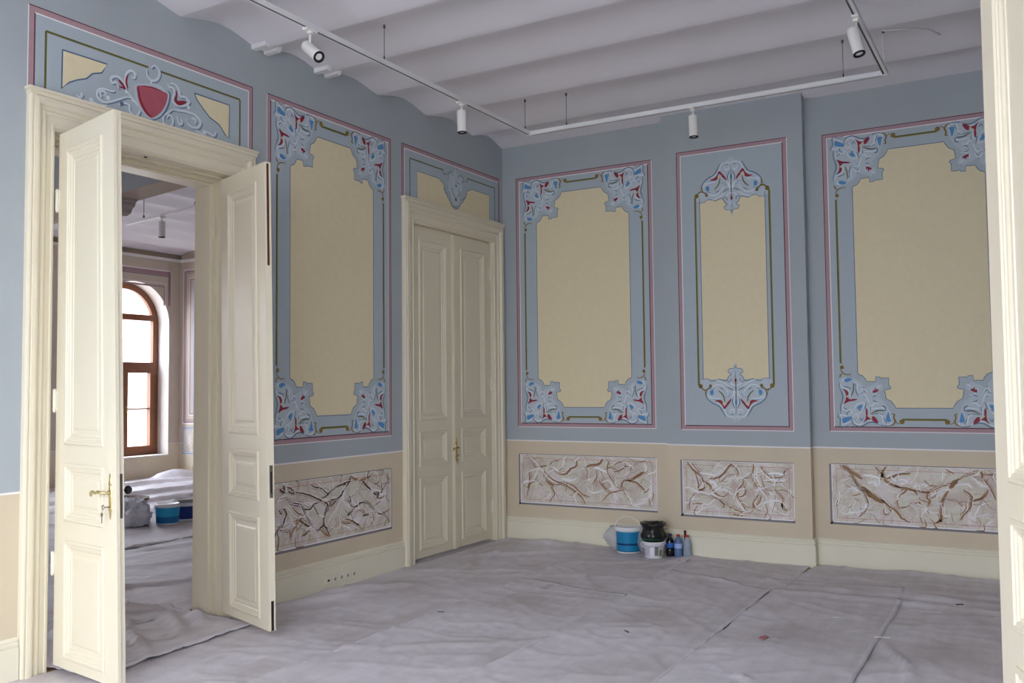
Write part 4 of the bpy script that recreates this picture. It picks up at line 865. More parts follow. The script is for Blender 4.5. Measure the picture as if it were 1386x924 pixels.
# ------------------------------------------------------------------ lighting track and spotlights
trk = empty('lighting_track', (.98, -1.15, 3.93), 'white suspended lighting track running round three sides under the ceiling', 'track light')
def rail(a, b, slot):
    q = MB(); (x0, y0), (x1, y1) = a, b
    if x0 == x1:
        q.box((x0 - .018, min(y0, y1), 3.915), (x0 + .018, max(y0, y1), 3.95), TRACKW)
        if slot: q.box((x0 - .006 + slot * .008, min(y0, y1) + .02, 3.9135), (x0 + .006 + slot * .008, max(y0, y1) - .02, 3.9155), LINER)
    else:
        q.box((min(x0, x1), y0 - .018, 3.915), (max(x0, x1), y0 + .018, 3.95), TRACKW)
        q.box((min(x0, x1) + .02, y0 + .008, 3.9135), (max(x0, x1) - .02, y0 + .012, 3.9155), LINER)
    q.build('rail', trk)
rail((.98, -8.2), (.98, -1.15 - .018), 1); rail((.962, -1.15), (4.058, -1.15), 0); rail((4.04, -1.168), (4.04, -6.5), -1)
for x in (.98, 4.04): q = MB(); q.box((x - .024, -1.174, 3.909), (x + .024, -1.126, 3.953), TRACKW); q.build('corner_connector', trk, (x, -1.15, 3.91))
def ceil_z(y):
    return vault_z(y, cus, RISE, CZ)
def wire(x, y, r=.0022, mt=None, parent=trk):
    q = MB(); zc = ceil_z(y)
    q.tube([(x, y, 3.95), (x, y, zc + .002)], r, mt or LINER, 6)
    q.lathe([(.006, 0), (.006, .022), (.003, .032)], LINER, (x, y, 3.95), 10); q.lathe([(.003, -.03), (.0085, -.02), (.0085, 0)], LINER, (x, y, zc), 10)
    q.build('suspension_wire', parent, (x, y, 3.95))
for x, y in ((.985, -3.30), (.985, -1.24), (1.36, -1.15), (3.74, -1.15), (.985, -5.6), (4.04, -3.6)): wire(x, y)
wire(4.045, -1.23, .006, TRACKW)
q = MB(); q.tube([(4.045, -1.25, ceil_z(-1.25) - .004), (4.20, -1.12, ceil_z(-1.12) - .004), (4.33, -.99, ceil_z(-.99) - .006), (4.40, -.87, ceil_z(-.87) - .006)], .007, TRACKW, 8); q.build('power_conduit', trk)

def spot(x, y, d, label, z=3.915, L=.175, r=.0375, group='track spotlights'):
    e = empty('track_spotlight', (x, y, z), label, 'spotlight', group)
    d = Vector(d).normalized()
    q = MB(); q.box((x - .02, y - .05, z - .016), (x + .02, y + .05, z), WHITE); q.lathe([(.019, -.03), (.022, -.016)], WHITE, (x, y, z), 16); q.build('adapter', e)
    q = MB(); q.tube([(x, y, z - .028), (x, y, z - .105)], .0075, WHITE, 10); q.lathe([(.012, -.012), (.012, .012)], WHITE, (x, y, z - .105), 12, ax=d.orthogonal()); q.build('stem', e)
    c = Vector((x, y, z - .10)) + (Vector((0, 0, 0)))
    off = Vector((0, 0, -1)) - d * Vector((0, 0, -1)).dot(d)
    c = c + (off.normalized() * (r * .6) if off.length > .2 else Vector((0, 0, -.002)))
    q = MB(); q.lathe([(r * .93, -.035), (r, -.028), (r, L - .035)], WHITE, c, 28, ax=d)
    q.build('lamp_body', e)
    q = MB()
    en = c + d * (L - .035)
    q.lathe([(r * 1.0, 0), (r * 1.0, .008), (r * .72, .008), (r * .66, -.004)], DARKM, en, 28, ax=d, cap=False); q.build('bezel', e)
    q = MB(); q.lathe([(r * .7, -.006), (r * .3, -.012), (.001, -.013)], mat('lens_reflector', (96, 98, 100), .55, .3), en + d * .008, 28, ax=d, cap=False); q.build('lens', e)
    return e
down = Vector((0, 0, -1))
spot(.98, -4.06, _R * .62 + _U * -.62 + _fw * -.60, 'white cylindrical spotlight tilted with its black lens facing the viewer')
spot(.98, -2.29, down + _R * .03, 'white cylindrical spotlight hanging straight down on the left rail')
spot(2.54, -1.15, down + _R * .02, 'white cylindrical spotlight hanging in front of the chimney breast')
spot(4.04, -2.41, down + _R * .13 + _fw * -.25, 'white cylindrical spotlight hanging slightly tilted on the right rail')

# ------------------------------------------------------------------ power sockets in the skirting
e = empty('socket_strip', (.026, -2.85, .05), 'row of five small cream wall sockets let into the skirting between the doors', 'socket')
q = MB(); q.box((.026, -2.86, .045), (.033, -2.47, .125), BASE); q.build('cover_frame', e)
for k in range(5):
    y = -2.82 + k * .0775
    q = MB(); q.box((.033, y - .034, .052), (.036, y + .034, .118), BASE)
    if k:
        q.lathe([(.021, .0), (.021, .0025), (.018, .0025), (.0165, -.002)], WHITE, (.036, y, .085), 20, ax=(1, 0, 0), cap=False)
        q.lathe([(.0165, -.0005), (.0165, .0004)], mat('socket_shade', (176, 172, 158), .5), (.036, y, .085), 20, ax=(1, 0, 0))
        for dz in (-.008, .008): q.lathe([(.003, 0), (.003, .0012)], DARKM, (.0366, y + dz, .085), 8, ax=(1, 0, 0))
    else: q.box((.036, y - .012, .078), (.0375, y + .012, .094), DARKM)
    q.build('socket', e)

# ------------------------------------------------------------------ protective sheets on the floor
from mathutils import noise as N
def fold_h(x, y, folds):
    h = 0
    for (ax, ay, bx, by, amp, wid) in folds:
        dx, dy = bx - ax, by - ay; L2 = dx * dx + dy * dy
        t = max(0, min(1, ((x - ax) * dx + (y - ay) * dy) / L2))
        w = 1 + .5 * math.sin(t * 9 + ax * 7)
        px, py = ax + dx * t + .03 * math.sin(t * 7 + ay), ay + dy * t
        d2 = (x - px) ** 2 + (y - py) ** 2
        h += amp * math.sin(PI * min(1, max(.03, t * .94 + .03))) ** .5 * math.exp(-d2 / (wid * wid))
    return h
FOLDS = [(.15, -1.1, 1.05, -.35, .022, .035), (.3, -.35, .55, -1.3, .025, .03), (.05, -2.9, .5, -2.3, .03, .05), (.08, -3.6, .3, -2.6, .028, .05), (.1, -1.9, 1.1, -1.35, .018, .03),
         (1.25, -.9, 2.1, -.5, .02, .03), (1.3, -1.5, 2.1, -1.3, .018, .03), (1.25, -1.1, 1.9, -1.75, .018, .025), (2.25, -.35, 3.05, -.6, .02, .03), (2.3, -1.0, 3.0, -1.1, .014, .04),
         (3.2, -.5, 4.0, -.45, .022, .03), (3.2, -1.0, 4.9, -.95, .028, .035), (3.3, -1.5, 4.0, -1.9, .014, .03), (3.2, -1.25, 4.9, -1.22, .02, .04), (4.1, -.4, 5.0, -.5, .022, .03), (4.15, -.7, 5.0, -.75, .02, .03),
         (3.3, -3.3, 3.75, -3.6, .02, .02), (4.1, -2.3, 4.35, -3.2, .022, .02), (3.15, -3.2, 3.3, -2.8, .018, .02), (.6, -5.2, 1.2, -4.7, .016, .03), (1.4, -3.9, 2.2, -3.3, .01, .05), (1.3, -5.3, 2.1, -5.0, .012, .04),
         (.45, -6.0, 1.2, -5.6, .015, .03), (2.3, -3.0, 3.1, -2.4, .007, .05), (.1, -.12, 1.1, -.10, .03, .05), (3.3, -.09, 4.9, -.09, .025, .04), (1.9, -.75, 2.16, -.16, .02, .03)]
def sheet(corners, z, label=None, amp=.0036, res=.03, seed=0, folds=FOLDS, lift=.008, sub=1.0, cat='sheet', group='protective sheets on the floor'):
    c = [Vector(p) for p in corners]
    nx = max(4, int((c[1] - c[0]).length / res)); ny = max(4, int((c[3] - c[0]).length / res))
    vs = []
    for j in range(ny + 1):
        v = j / ny
        for i in range(nx + 1):
            u = i / nx
            p = (c[0] * (1 - u) + c[1] * u) * (1 - v) + (c[3] * (1 - u) + c[2] * u) * v
            e1 = min(u, 1 - u) * nx * res; e2 = min(v, 1 - v) * ny * res
            wob = .012 * N.noise(Vector((p.x * 2.2 + seed, p.y * 2.2, 1.0)))
            x = p.x + (wob if e1 < .01 else wob * .5); y = p.y + (wob if e2 < .01 else 0)
            r1 = 1 - abs(N.noise(Vector((p.x * 2.3 * sub + seed * 3, p.y * 2.3 * sub, seed)))) * 2
            r2 = 1 - abs(N.noise(Vector((p.x * 6 * sub + seed, p.y * 5 * sub, seed + 4)))) * 2
            h = amp * (max(0, r1) ** 8 * 2.4 + max(0, r2) ** 7 * 1.6 + .3 * N.noise(Vector((p.x * 1.1, p.y * 1.1, seed))) + .6)
            h += fold_h(p.x, p.y, folds) * 1.35
            ed = min(e1, e2)
            h += lift * math.exp(-ed / .025) * (.35 + .65 * abs(N.noise(Vector((p.x * 1.7 + seed, p.y * 1.7, 2))) * 2))
            vs.append((x, y, z + h))
    fs = []
    for j in range(ny):
        for i in range(nx):
            a = j * (nx + 1) + i; fs.append((a, a + 1, a + nx + 2, a + nx + 1))
    # turned-down hem so the sheet has a thickness at its border
    rim = [i for i in range(nx + 1)] + [j * (nx + 1) + nx for j in range(1, ny + 1)] + [ny * (nx + 1) + i for i in range(nx - 1, -1, -1)] + [j * (nx + 1) for j in range(ny - 1, 0, -1)]
    o = len(vs); vs += [(vs[k][0], vs[k][1], max(.0006, vs[k][2] - .0022)) for k in rim]
    n = len(rim)
    for k in range(n): fs.append((rim[k], rim[(k + 1) % n], o + (k + 1) % n, o + k))
    m = MB(); n0 = nx * ny
    k_ = max(1, round(.035 / res)) if res < .04 else 1
    isb = lambda q: (q // nx) >= ny - k_ or (q % nx) >= nx - k_
    m.add(vs, [f for q, f in enumerate(fs) if q < n0 and not isb(q)], SHEET, True)
    m.add(vs, [f for q, f in enumerate(fs) if q >= n0 or isb(q)], HEM, True)
    ob = m.build('protective_sheet', None, (c[0].x, c[0].y, 0))
    return tag(ob, label, cat, group)
sheet([(.03, -9.4), (1.23, -9.4), (1.20, -.05), (.03, -.05)], .001, 'dusty grey film strip along the left wall, running to the room corner', seed=1)
sheet([(1.17, -2.05), (2.22, -2.0), (2.12, -.05), (1.10, -.05)], .004, 'short grey film piece with the paint buckets standing on it', seed=9)
sheet([(1.19, -9.4), (2.24, -9.4), (2.20, -1.90), (1.18, -1.72)], .008, 'long grey film strip, second from the left wall', seed=2)
sheet([(2.10, -1.45), (3.20, -1.45), (3.17, -.14), (2.06, -.14)], .003, 'grey film piece at the foot of the chimney breast', seed=5)
sheet([(2.21, -9.4), (3.19, -9.4), (3.12, -1.25), (2.18, -.86)], .011, 'long grey film strip with slanting far end, in front of the chimney breast', seed=3)
sheet([(3.08, -1.4), (5.06, -1.4), (5.06, -.05), (3.22, -.05)], .0025, 'crumpled grey film piece along the right skirting', seed=6)
sheet([(3.0, -1.3), (4.02, -1.3), (4.0, -.66), (2.98, -.82)], .006, 'small grey film piece lapping over the one along the right skirting', seed=12)
sheet([(3.16, -9.4), (4.06, -9.4), (4.05, -1.14), (3.13, -1.20)], .0145, 'long grey film strip right of the middle with a puckered crease', seed=4)
sheet([(4.03, -9.4), (5.06, -9.4), (5.06, -1.22), (4.03, -1.14)], .009, 'grey film strip furthest right, partly behind the foreground door leaf', seed=7)
DF = [(-.5, -3.9, .1, -4.3, .03, .04), (-.6, -4.2, .35, -4.75, .03, .035), (-.9, -4.5, 0, -5.0, .035, .04), (-1.2, -4.0, -.4, -4.7, .03, .05), (-.3, -3.85, .0, -4.05, .045, .04), (-.55, -3.8, -1.0, -4.2, .04, .04), (-.2, -4.6, .4, -5.0, .02, .03)]
sheet([(-1.3, -5.13), (.38, -5.13), (.30, -3.84), (-1.2, -3.84)], .012, 'crumpled film piece lying across the threshold of the open door', amp=.005, seed=15, folds=DF, res=.022, sub=1.6)
RF = [(-1.7, -3.9, -1.3, -3.0, .02, .06), (-2.4, -3.2, -1.9, -2.2, .012, .06), (-3.0, -2.9, -2.7, -1.4, .012, .07), (-5.2, -2, -5, 2, .04, .06), (-6.3, -1.5, -6.1, 2.6, .05, .07), (-7.2, -1, -7.0, 3, .06, .08), (-8.3, 0, -8.2, 3.2, .06, .09), (-8.8, 2.5, -8.6, 3.3, .12, .16)]
for k, (a, b, lb) in enumerate(((-3.1, -.40, 'film sheet in the far room nearest its doorway'), (-5.35, -3.05, 'film sheet in the far room under the bag and buckets'), (-7.3, -5.3, 'bright film sheet in the far room behind the buckets'), (-9.12, -7.25, 'bright film sheet under the arched window of the far room'))):
    sheet([(a, -6.4), (b, -6.4), (b, 3.3), (a, 3.3)], .001 + .003 * (k % 2), lb, amp=.006, seed=20 + k, folds=RF, res=.05, lift=.02)

# little scraps dropped on the sheets
def scrap(x, y, z, l, w, ang, mt, label, name='scrap', cat='scrap'):
    q = MB(); c, s = math.cos(ang), math.sin(ang)
    P = []
    for k, (u, v, h) in enumerate(((-.5, -.4, 0), (-.1, -.5, .25), (.5, -.3, .05), (.45, .3, .3), (0, .5, .1), (-.5, .35, .2))):
        P.append((x + c * u * l - s * v * w, y + s * u * l + c * v * w, z + h * w * .5))
    vs = P + [(a, b, d - .002) for a, b, d in P]
    q.add(vs, [(0, 1, 2, 3, 4, 5), (6, 7, 8, 9, 10, 11)] + [(i, (i + 1) % 6, 6 + (i + 1) % 6, 6 + i) for i in range(6)], mt)
    tag(q.build(name, None, (x, y, z)), label, cat, 'debris on the floor sheets')
WOODS = mat('dark_splinter', (58, 50, 44), .7); PAPERW = mat('torn_tape', (224, 224, 226), .6); REDS = mat('faded_red_paper', (170, 110, 112), .7)

# ------------------------------------------------------------------ paint buckets, bag and bottles by the back wall
BLUEP = mat('blue_plastic_print', (22, 128, 176), .3, spec=.5); NAVYP = mat('navy_print', (18, 62, 104), .35)
WP = mat('white_plastic', (226, 228, 230), .35, spec=.5); GREYP = mat('grey_plastic_lid', (150, 146, 144), .5)
BLACKP = mat('black_bin_film', (14, 14, 16), .28, spec=.6)
FILM = mat('clear_polythene', (214, 216, 224), .3, spec=.6, alpha=.38)
def bucket(x, y, z, r0, r1, h, bands, label, group='paint buckets', body=WP, rim=WP, lid=True, bail='up', ang=0.6, contents=None):
    e = empty('paint_bucket', (x, y, z), label, 'bucket', group)
    R_ = lambda t: r0 + (r1 - r0) * t
    q = MB()
    q.lathe([(r0 * .97, 0), (r0, .006), (R_(.5), h * .5), (R_(.9), h * .9)], body, (x, y, z), 32)
    q.build('bucket_body', e)
    for a, b, mt in bands:
        q = MB(); q.lathe([(R_(a) + .0012, h * a), (R_(b) + .0012, h * b)], mt, (x, y, z), 32, cap=False); q.build('printed_band', e)
    q = MB(); rr = R_(.9)
    q.lathe([(rr, h * .88), (rr + .008, h * .89), (rr + .009, h * .95), (rr + .006, h), (rr - .004, h), (rr - .006, h * .9)], rim, (x, y, z), 32, cap=False); q.build('rim', e)
    if lid:
        q = MB(); q.lathe([(rr + .002, h - .002), (rr + .004, h + .006), (rr - .008, h + .009), (rr - .016, h + .003), (.001, h + .003)], rim, (x, y, z), 32, cap=False); q.build('bucket_lid', e)
    if bail:
        q = MB(); P = []
        ca, sa = math.cos(ang), math.sin(ang)
        for k in range(17):
            t = PI * k / 16
            a = (rr + .011) * math.cos(t); b = math.sin(t) * (.135 if bail == 'up' else .13)
            tilt = .25 if bail == 'up' else 1.9
            P.append((x + ca * a - sa * b * math.sin(tilt) * .6, y + sa * a + ca * b * math.sin(tilt) * -.6, z + h * .88 + b * math.cos(tilt)))
        q.tube(P, .0034, WP, 8); q.build('bail_handle', e)
        for s_ in (-1, 1): q = MB(); q.lathe([(.010, 0), (.010, .006)], WP, (x + ca * s_ * (rr + .004), y + sa * s_ * (rr + .004), z + h * .88), 12, ax=(ca * s_, sa * s_, 0)); q.build('handle_lug', e)
    return e
SZ = .012
bucket(1.492, -.20, SZ, .112, .120, .235, [(.06, .40, NAVYP), (.40, .86, BLUEP)], 'blue paint bucket with white lid and raised handle, by the skirting', ang=.35)
q = MB(); q.lathe([(.1145, .02), (.1160, .075)], BLUEP, (1.492, -.20, SZ), 32, cap=False)
b0 = [o for o in bpy.data.objects if o.name.startswith('paint_bucket')][-1]; q.build('printed_band', b0)
bucket(1.805, -.345, SZ, .086, .103, .150, [(.12, .8, mat('photo_print_label', (196, 190, 206), .4, noise=.35, nscale=30))], 'white printed paint tub holding the black bag', bail='down', lid=False, ang=.2)
b1 = [o for o in bpy.data.objects if o.name.startswith('paint_bucket')][-1]
def patch(e, x, y, z, r, a0, a1, z0, z1, mt, name='printed_label'):
    q = MB(); n = 8; vs = []
    for k in range(n + 1):
        t = a0 + (a1 - a0) * k / n
        vs += [(x + r * math.cos(t), y + r * math.sin(t), z + z0), (x + (r + .004) * math.cos(t), y + (r + .004) * math.sin(t), z + z1)]
    q.add(vs, [(2 * i, 2 * i + 2, 2 * i + 3, 2 * i + 1) for i in range(n)], mt); q.build(name, e, (x, y, z))
patch(b1, 1.805, -.345, SZ, .096, -1.1, -.75, .03, .11, mat('grey_print', (120, 122, 124), .4))
patch(b1, 1.805, -.345, SZ, .096, -1.55, -1.15, .02, .10, WP)
patch(b1, 1.805, -.345, SZ, .096, -2.6, -2.3, .02, .10, mat('violet_print', (150, 120, 160), .4))
patch(b1, 1.805, -.345, SZ, .096, -.65, -.4, .02, .08, mat('green_print', (112, 132, 60), .4))
def lump(name, c, r, mt, label, cat, group=None, seed=0, n=26, squash=(1, 1, 1), rough=.25, parent=None, floor_z=None, freq=3.2):
    vs = []; fs = []; rows = n // 2
    for j in range(rows + 1):
        ph = PI * j / rows
        for i in range(n):
            t = 2 * PI * i / n
            d = Vector((math.sin(ph) * math.cos(t), math.sin(ph) * math.sin(t), math.cos(ph)))
            k = 1 + rough * N.noise(d * freq + Vector((seed, seed, 0))) + rough * .7 * (1 - abs(N.noise(d * freq * 1.8 + Vector((0, seed, seed))) * 3))
            p = Vector((d.x * squash[0], d.y * squash[1], d.z * squash[2])) * r * k + Vector(c)
            if floor_z is not None: p.z = max(p.z, floor_z)
            vs.append(p)
    for j in range(rows):
        for i in range(n): fs.append((j * n + i, j * n + (i + 1) % n, (j + 1) * n + (i + 1) % n, (j + 1) * n + i))
    m = MB(); m.add(vs, fs, mt, True); o = m.build(name, parent, c)
    if label: tag(o, label, cat, group)
    return o
# black bag: body sitting in the tub, gathered neck, flared mouth
e = empty('bin_bag', (1.805, -.345, SZ + .02), 'glossy black bin bag stuffed into the white tub, mouth open', 'bag')
m = MB(); vs = []; fs = []; n = 40; rows = [(.0, .055), (.03, .078), (.10, .086), (.135, .092), (.165, .115), (.19, .112), (.22, .098), (.25, .092), (.27, .104), (.285, .118), (.298, .112), (.29, .09), (.26, .07), (.22, .05), (.2, .01)]
for j, (h, r) in enumerate(rows):
    for i in range(n):
        t = 2 * PI * i / n
        k = 1 + .07 * N.noise(Vector((math.cos(t) * 2.4, math.sin(t) * 2.4, h * 14))) + .06 * math.sin(t * 9 + h * 30) * (1 if h > .13 else .1)
        vs.append((1.805 + r * k * math.cos(t), -.345 + r * k * math.sin(t), SZ + .022 + h + .012 * N.noise(Vector((math.cos(t) * 3, math.sin(t) * 3, 7 + h))) * (h > .12)))
for j in range(len(rows) - 1):
    for i in range(n): fs.append((j * n + i, j * n + (i + 1) % n, (j + 1) * n + (i + 1) % n, (j + 1) * n + i))
m.add(vs, fs, BLACKP, True); m.build('bag_film', e)
q = MB(); q.tube([(1.72, -.42, SZ + .165), (1.78, -.452, SZ + .172), (1.85, -.448, SZ + .175), (1.89, -.40, SZ + .172)], .006, mat('green_tape', (30, 96, 72), .4), 8); q.build('green_tie', e)
lump('polythene_bag', (1.345, -.14, SZ + .12), .105, FILM, 'crumpled clear polythene behind the blue bucket', 'bag', seed=3, squash=(1.1, .6, 1.0), floor_z=SZ)
lump('polythene_bag', (1.66, -.19, SZ + .13), .085, FILM, 'clear polythene bag squeezed between the blue bucket and black bag', 'bag', seed=8, squash=(.8, .8, 1.45), floor_z=SZ)
def bottle(x, y, z, r, h, body, cap, label_m, label, prof=None, group='plastic bottles beside the buckets'):
    e = empty('plastic_bottle', (x, y, z), label, 'bottle', group)
    prof = prof or [(r * .9, 0), (r, .008), (r, h * .30), (r * .93, h * .34), (r, h * .38), (r, h * .62), (r * .85, h * .74), (r * .45, h * .86), (r * .36, h * .90), (r * .36, h * .93)]
    q = MB(); q.lathe(prof, body, (x, y, z), 20); q.build('bottle_body', e)
    q = MB(); q.lathe([(r * .44, h * .92), (r * .44, h), (r * .38, h * 1.01)], cap, (x, y, z), 16); q.build('cap', e)
    if label_m:
        q = MB(); q.lathe([(r + .001, h * .40), (r + .001, h * .61)], label_m, (x, y, z), 20, cap=False); q.build('bottle_label', e)
    return e
PET = mat('clear_pet', (176, 194, 214), .12, spec=.6, alpha=.55)
bottle(1.925, -.235, SZ, .038, .205, mat('dark_liquid_bottle', (20, 18, 26), .15, spec=.6), mat('navy_cap', (34, 44, 84), .4), mat('blue_label', (48, 96, 176), .4), 'dark bottle with blue label next to the white tub')
bottle(2.005, -.235, SZ, .038, .205, mat('bluish_pet', (92, 118, 160), .15, spec=.6, alpha=.9), mat('red_cap', (168, 36, 44), .4), mat('pale_blue_label', (156, 178, 226), .4), 'blue bottle with pale label and red cap, middle of the three')
bottle(2.080, -.205, SZ, .037, .20, PET, mat('red_cap', (168, 36, 44), .4), None, 'clear bottle with red cap at the right end')
e = empty('paint_brush', (2.045, -.165, SZ), 'red handled brush standing behind the bottles', 'brush')
q = MB(); q.tube([(2.045, -.165, SZ + .09), (2.045, -.16, SZ + .16), (2.045, -.158, SZ + .235)], .01, mat('dark_red_lacquer', (112, 24, 32), .35), 10, rads=[.014, .009, .011]); q.build('brush_handle', e)
q = MB(); q.box((2.022, -.173, SZ), (2.068, -.155, SZ + .06), mat('bristle', (120, 96, 70), .8)); q.build('bristles', e)
q = MB(); q.box((2.020, -.176, SZ + .055), (2.070, -.152, SZ + .095), STEEL); q.build('ferrule', e)
for a in ((1.24, -3.0, .018, .05, .012, .3, WOODS, 'dark splinter at the left seam of the sheets'), (2.60, -2.86, .018, .06, .012, -.7, WOODS, 'dark splinter in the middle of the floor, left of two'),
          (2.95, -2.55, .018, .05, .012, .2, WOODS, 'dark splinter in the middle of the floor, right of two'), (3.42, -2.62, .024, .07, .05, 1.2, REDS, 'faded red paper scrap on the right film strip'),
          (4.06, -2.27, .024, .09, .03, .2, PAPERW, 'torn white tape bit on the seam near the right door leaf'), (3.72, -1.9, .024, .04, .03, .5, PAPERW, 'tiny white paper scrap between the creases at right'), (4.42, -1.15, .03, .05, .03, .5, WOODS, 'dark crumb on the bright crease near the right skirting')):
    scrap(*a)

# ------------------------------------------------------------------ the far room seen through the open door
FX = -9.2; BY = 3.38
m = MB()
hw = .75; spring = 2.86; sill = .40
cyl = list(W2)
def arch_pts(c, r, z0, n=20): # outline from bottom-left up and round to bottom-right
    return [(c - r, z0)] + [(c - r * math.cos(PI * k / n), spring + r * math.sin(PI * k / n)) for k in range(n + 1)] + [(c + r, z0)]
edges = [-9.5] + sorted(v for c in cyl for v in (c - hw, c + hw)) + [BY]
for i in range(0, len(edges), 2): m.box((FX - .45, edges[i], 0), (FX, edges[i + 1], TOP), WALL2)
for c in cyl:
    m.box((FX - .45, c - hw, 0), (FX, c + hw, sill), WALL2)
    ap = arch_pts(c, hw, spring)[1:-1]
    n = len(ap)
    vs = [(x, y, z) for x in (FX - .45, FX) for y, z in ap] + [(x, y, TOP) for x in (FX - .45, FX) for y, z in ap]
    fs = []
    for k in range(n - 1):
        fs += [(k, k + 1, n + k + 1, n + k), (n + k, n + k + 1, 3 * n + k + 1, 3 * n + k), (k, 2 * n + k, 2 * n + k + 1, k + 1), (2 * n + k, 3 * n + k, 3 * n + k + 1, 2 * n + k + 1)]
    m.add(vs, fs, WALL2)
wall_far = struct(m.build('wall_far'), 'window wall of the far room')
m = MB(); m.box((FX - .45, BY, 0), (0, BY + .3, TOP), WALL2)
wfb = struct(m.build('wall_far_back'), 'end wall of the far room')
m = MB(); m.box((FX - .45, -9.8, 0), (-.0, -9.5, TOP), WALL2); struct(m.build('wall_far_front'))
c2 = [FX + i * .727 for i in range(13)]; c2[-1] = -.35
struct(vault(c2, .07, -9.5, BY, 'y', 'ceiling', TOP), 'vaulted ceiling of the far room')
# plaster reveal lining, cornice, sill
m = MB()
for c in cyl:
    ap = arch_pts(c, hw - .002, sill); n = len(ap)
    vs = [(x, y, z) for x in (FX - .45, FX + .001) for y, z in ap]
    vs2 = [(x, y, z) for x in (FX - .45, FX + .001) for y, z in arch_pts(c, hw + .0, sill)]
    m.add(vs, [(k, k + 1, n + k + 1, n + k) for k in range(n - 1)], PLASTERW)
m.build('window_reveal', wall_far)
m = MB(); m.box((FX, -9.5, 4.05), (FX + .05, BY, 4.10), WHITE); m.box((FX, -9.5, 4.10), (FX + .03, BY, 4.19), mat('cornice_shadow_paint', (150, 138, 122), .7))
m.build('cornice', wall_far)
m = MB(); m.box((FX + .05, BY - .05, 4.05), (-.35, BY, 4.10), WHITE); m.build('cornice', wfb)
# painted frames on the far walls
fF = lambda h, z, l=0: (FX + .0012 + l * .0004, h, z)
fG = lambda h, z, l=0: (h, BY - .0012 - l * .0004, z)
m = MB()
P0 = [(W2[0] + .74 + .0, sill), (W2[0] + .70, 3.84), (W2[0] - .95, 3.84)]
for off, mt, w in ((0.0, 'line', .022), (-.05, 'pink', .07), (-.10, 'shade', .02), (-.24, 'line', .01), (-.30, 'pink', .03)):
    stroke(m, fF, [(W2[0] + .78 + .0 + off * .5, 3.2 + (0)), (W2[0] + .78 + off * .5, 3.86 + off)], w * .7, A[mt], 2, False, 0)
    stroke(m, fF, [(W2[0] + .78 + off * .5, 3.86 + off), (W2[0] - .9, 3.86 + off)], w, A[mt], 2, False, 0)
m.build('painted_frame', wall_far, (FX, W2[0], 3.86))
m = MB(); gx0, gx1 = -9.10, -7.9
for off, mt, w in ((0.0, 'line', .022), (.035, 'pink', .04), (.075, 'shade', .012), (.16, 'line', .012), (.19, 'pink', .025)):
    a, b, c_, d = gx0 + off, gx1 - off, .98 + off, 3.90 - off
    for u, v in (((a, c_), (a, d)), ((a, d), (b, d)), ((b, d), (b, c_)), ((b, c_), (a, c_))): stroke(m, fG, [u, v], w, A[mt], 2, False, 0)
rect(m, fG, gx0 + .22, 1.2, gx1 - .22, 3.68, mat('violet_grey_field', (188, 182, 190), .7), 1)
for off, mt in ((0, 'azure'), (.03, 'pale')):
    a, b, c_, d = gx0 + off, gx1 - off, .42 + off, .90 - off
    for u, v in (((a, c_), (a, d)), ((a, d), (b, d)), ((b, d), (b, c_)), ((b, c_), (a, c_))): stroke(m, fG, [u, v], .02, A[mt], 2, False, 0)
rect(m, fG, gx0 + .03, .45, gx1 - .03, .87, MARBLE, 1)
q = m.build('painted_panel', wfb, (-8.5, BY, 1.0)); q['label'] = 'violet grey painted panel on the end wall of the far room'
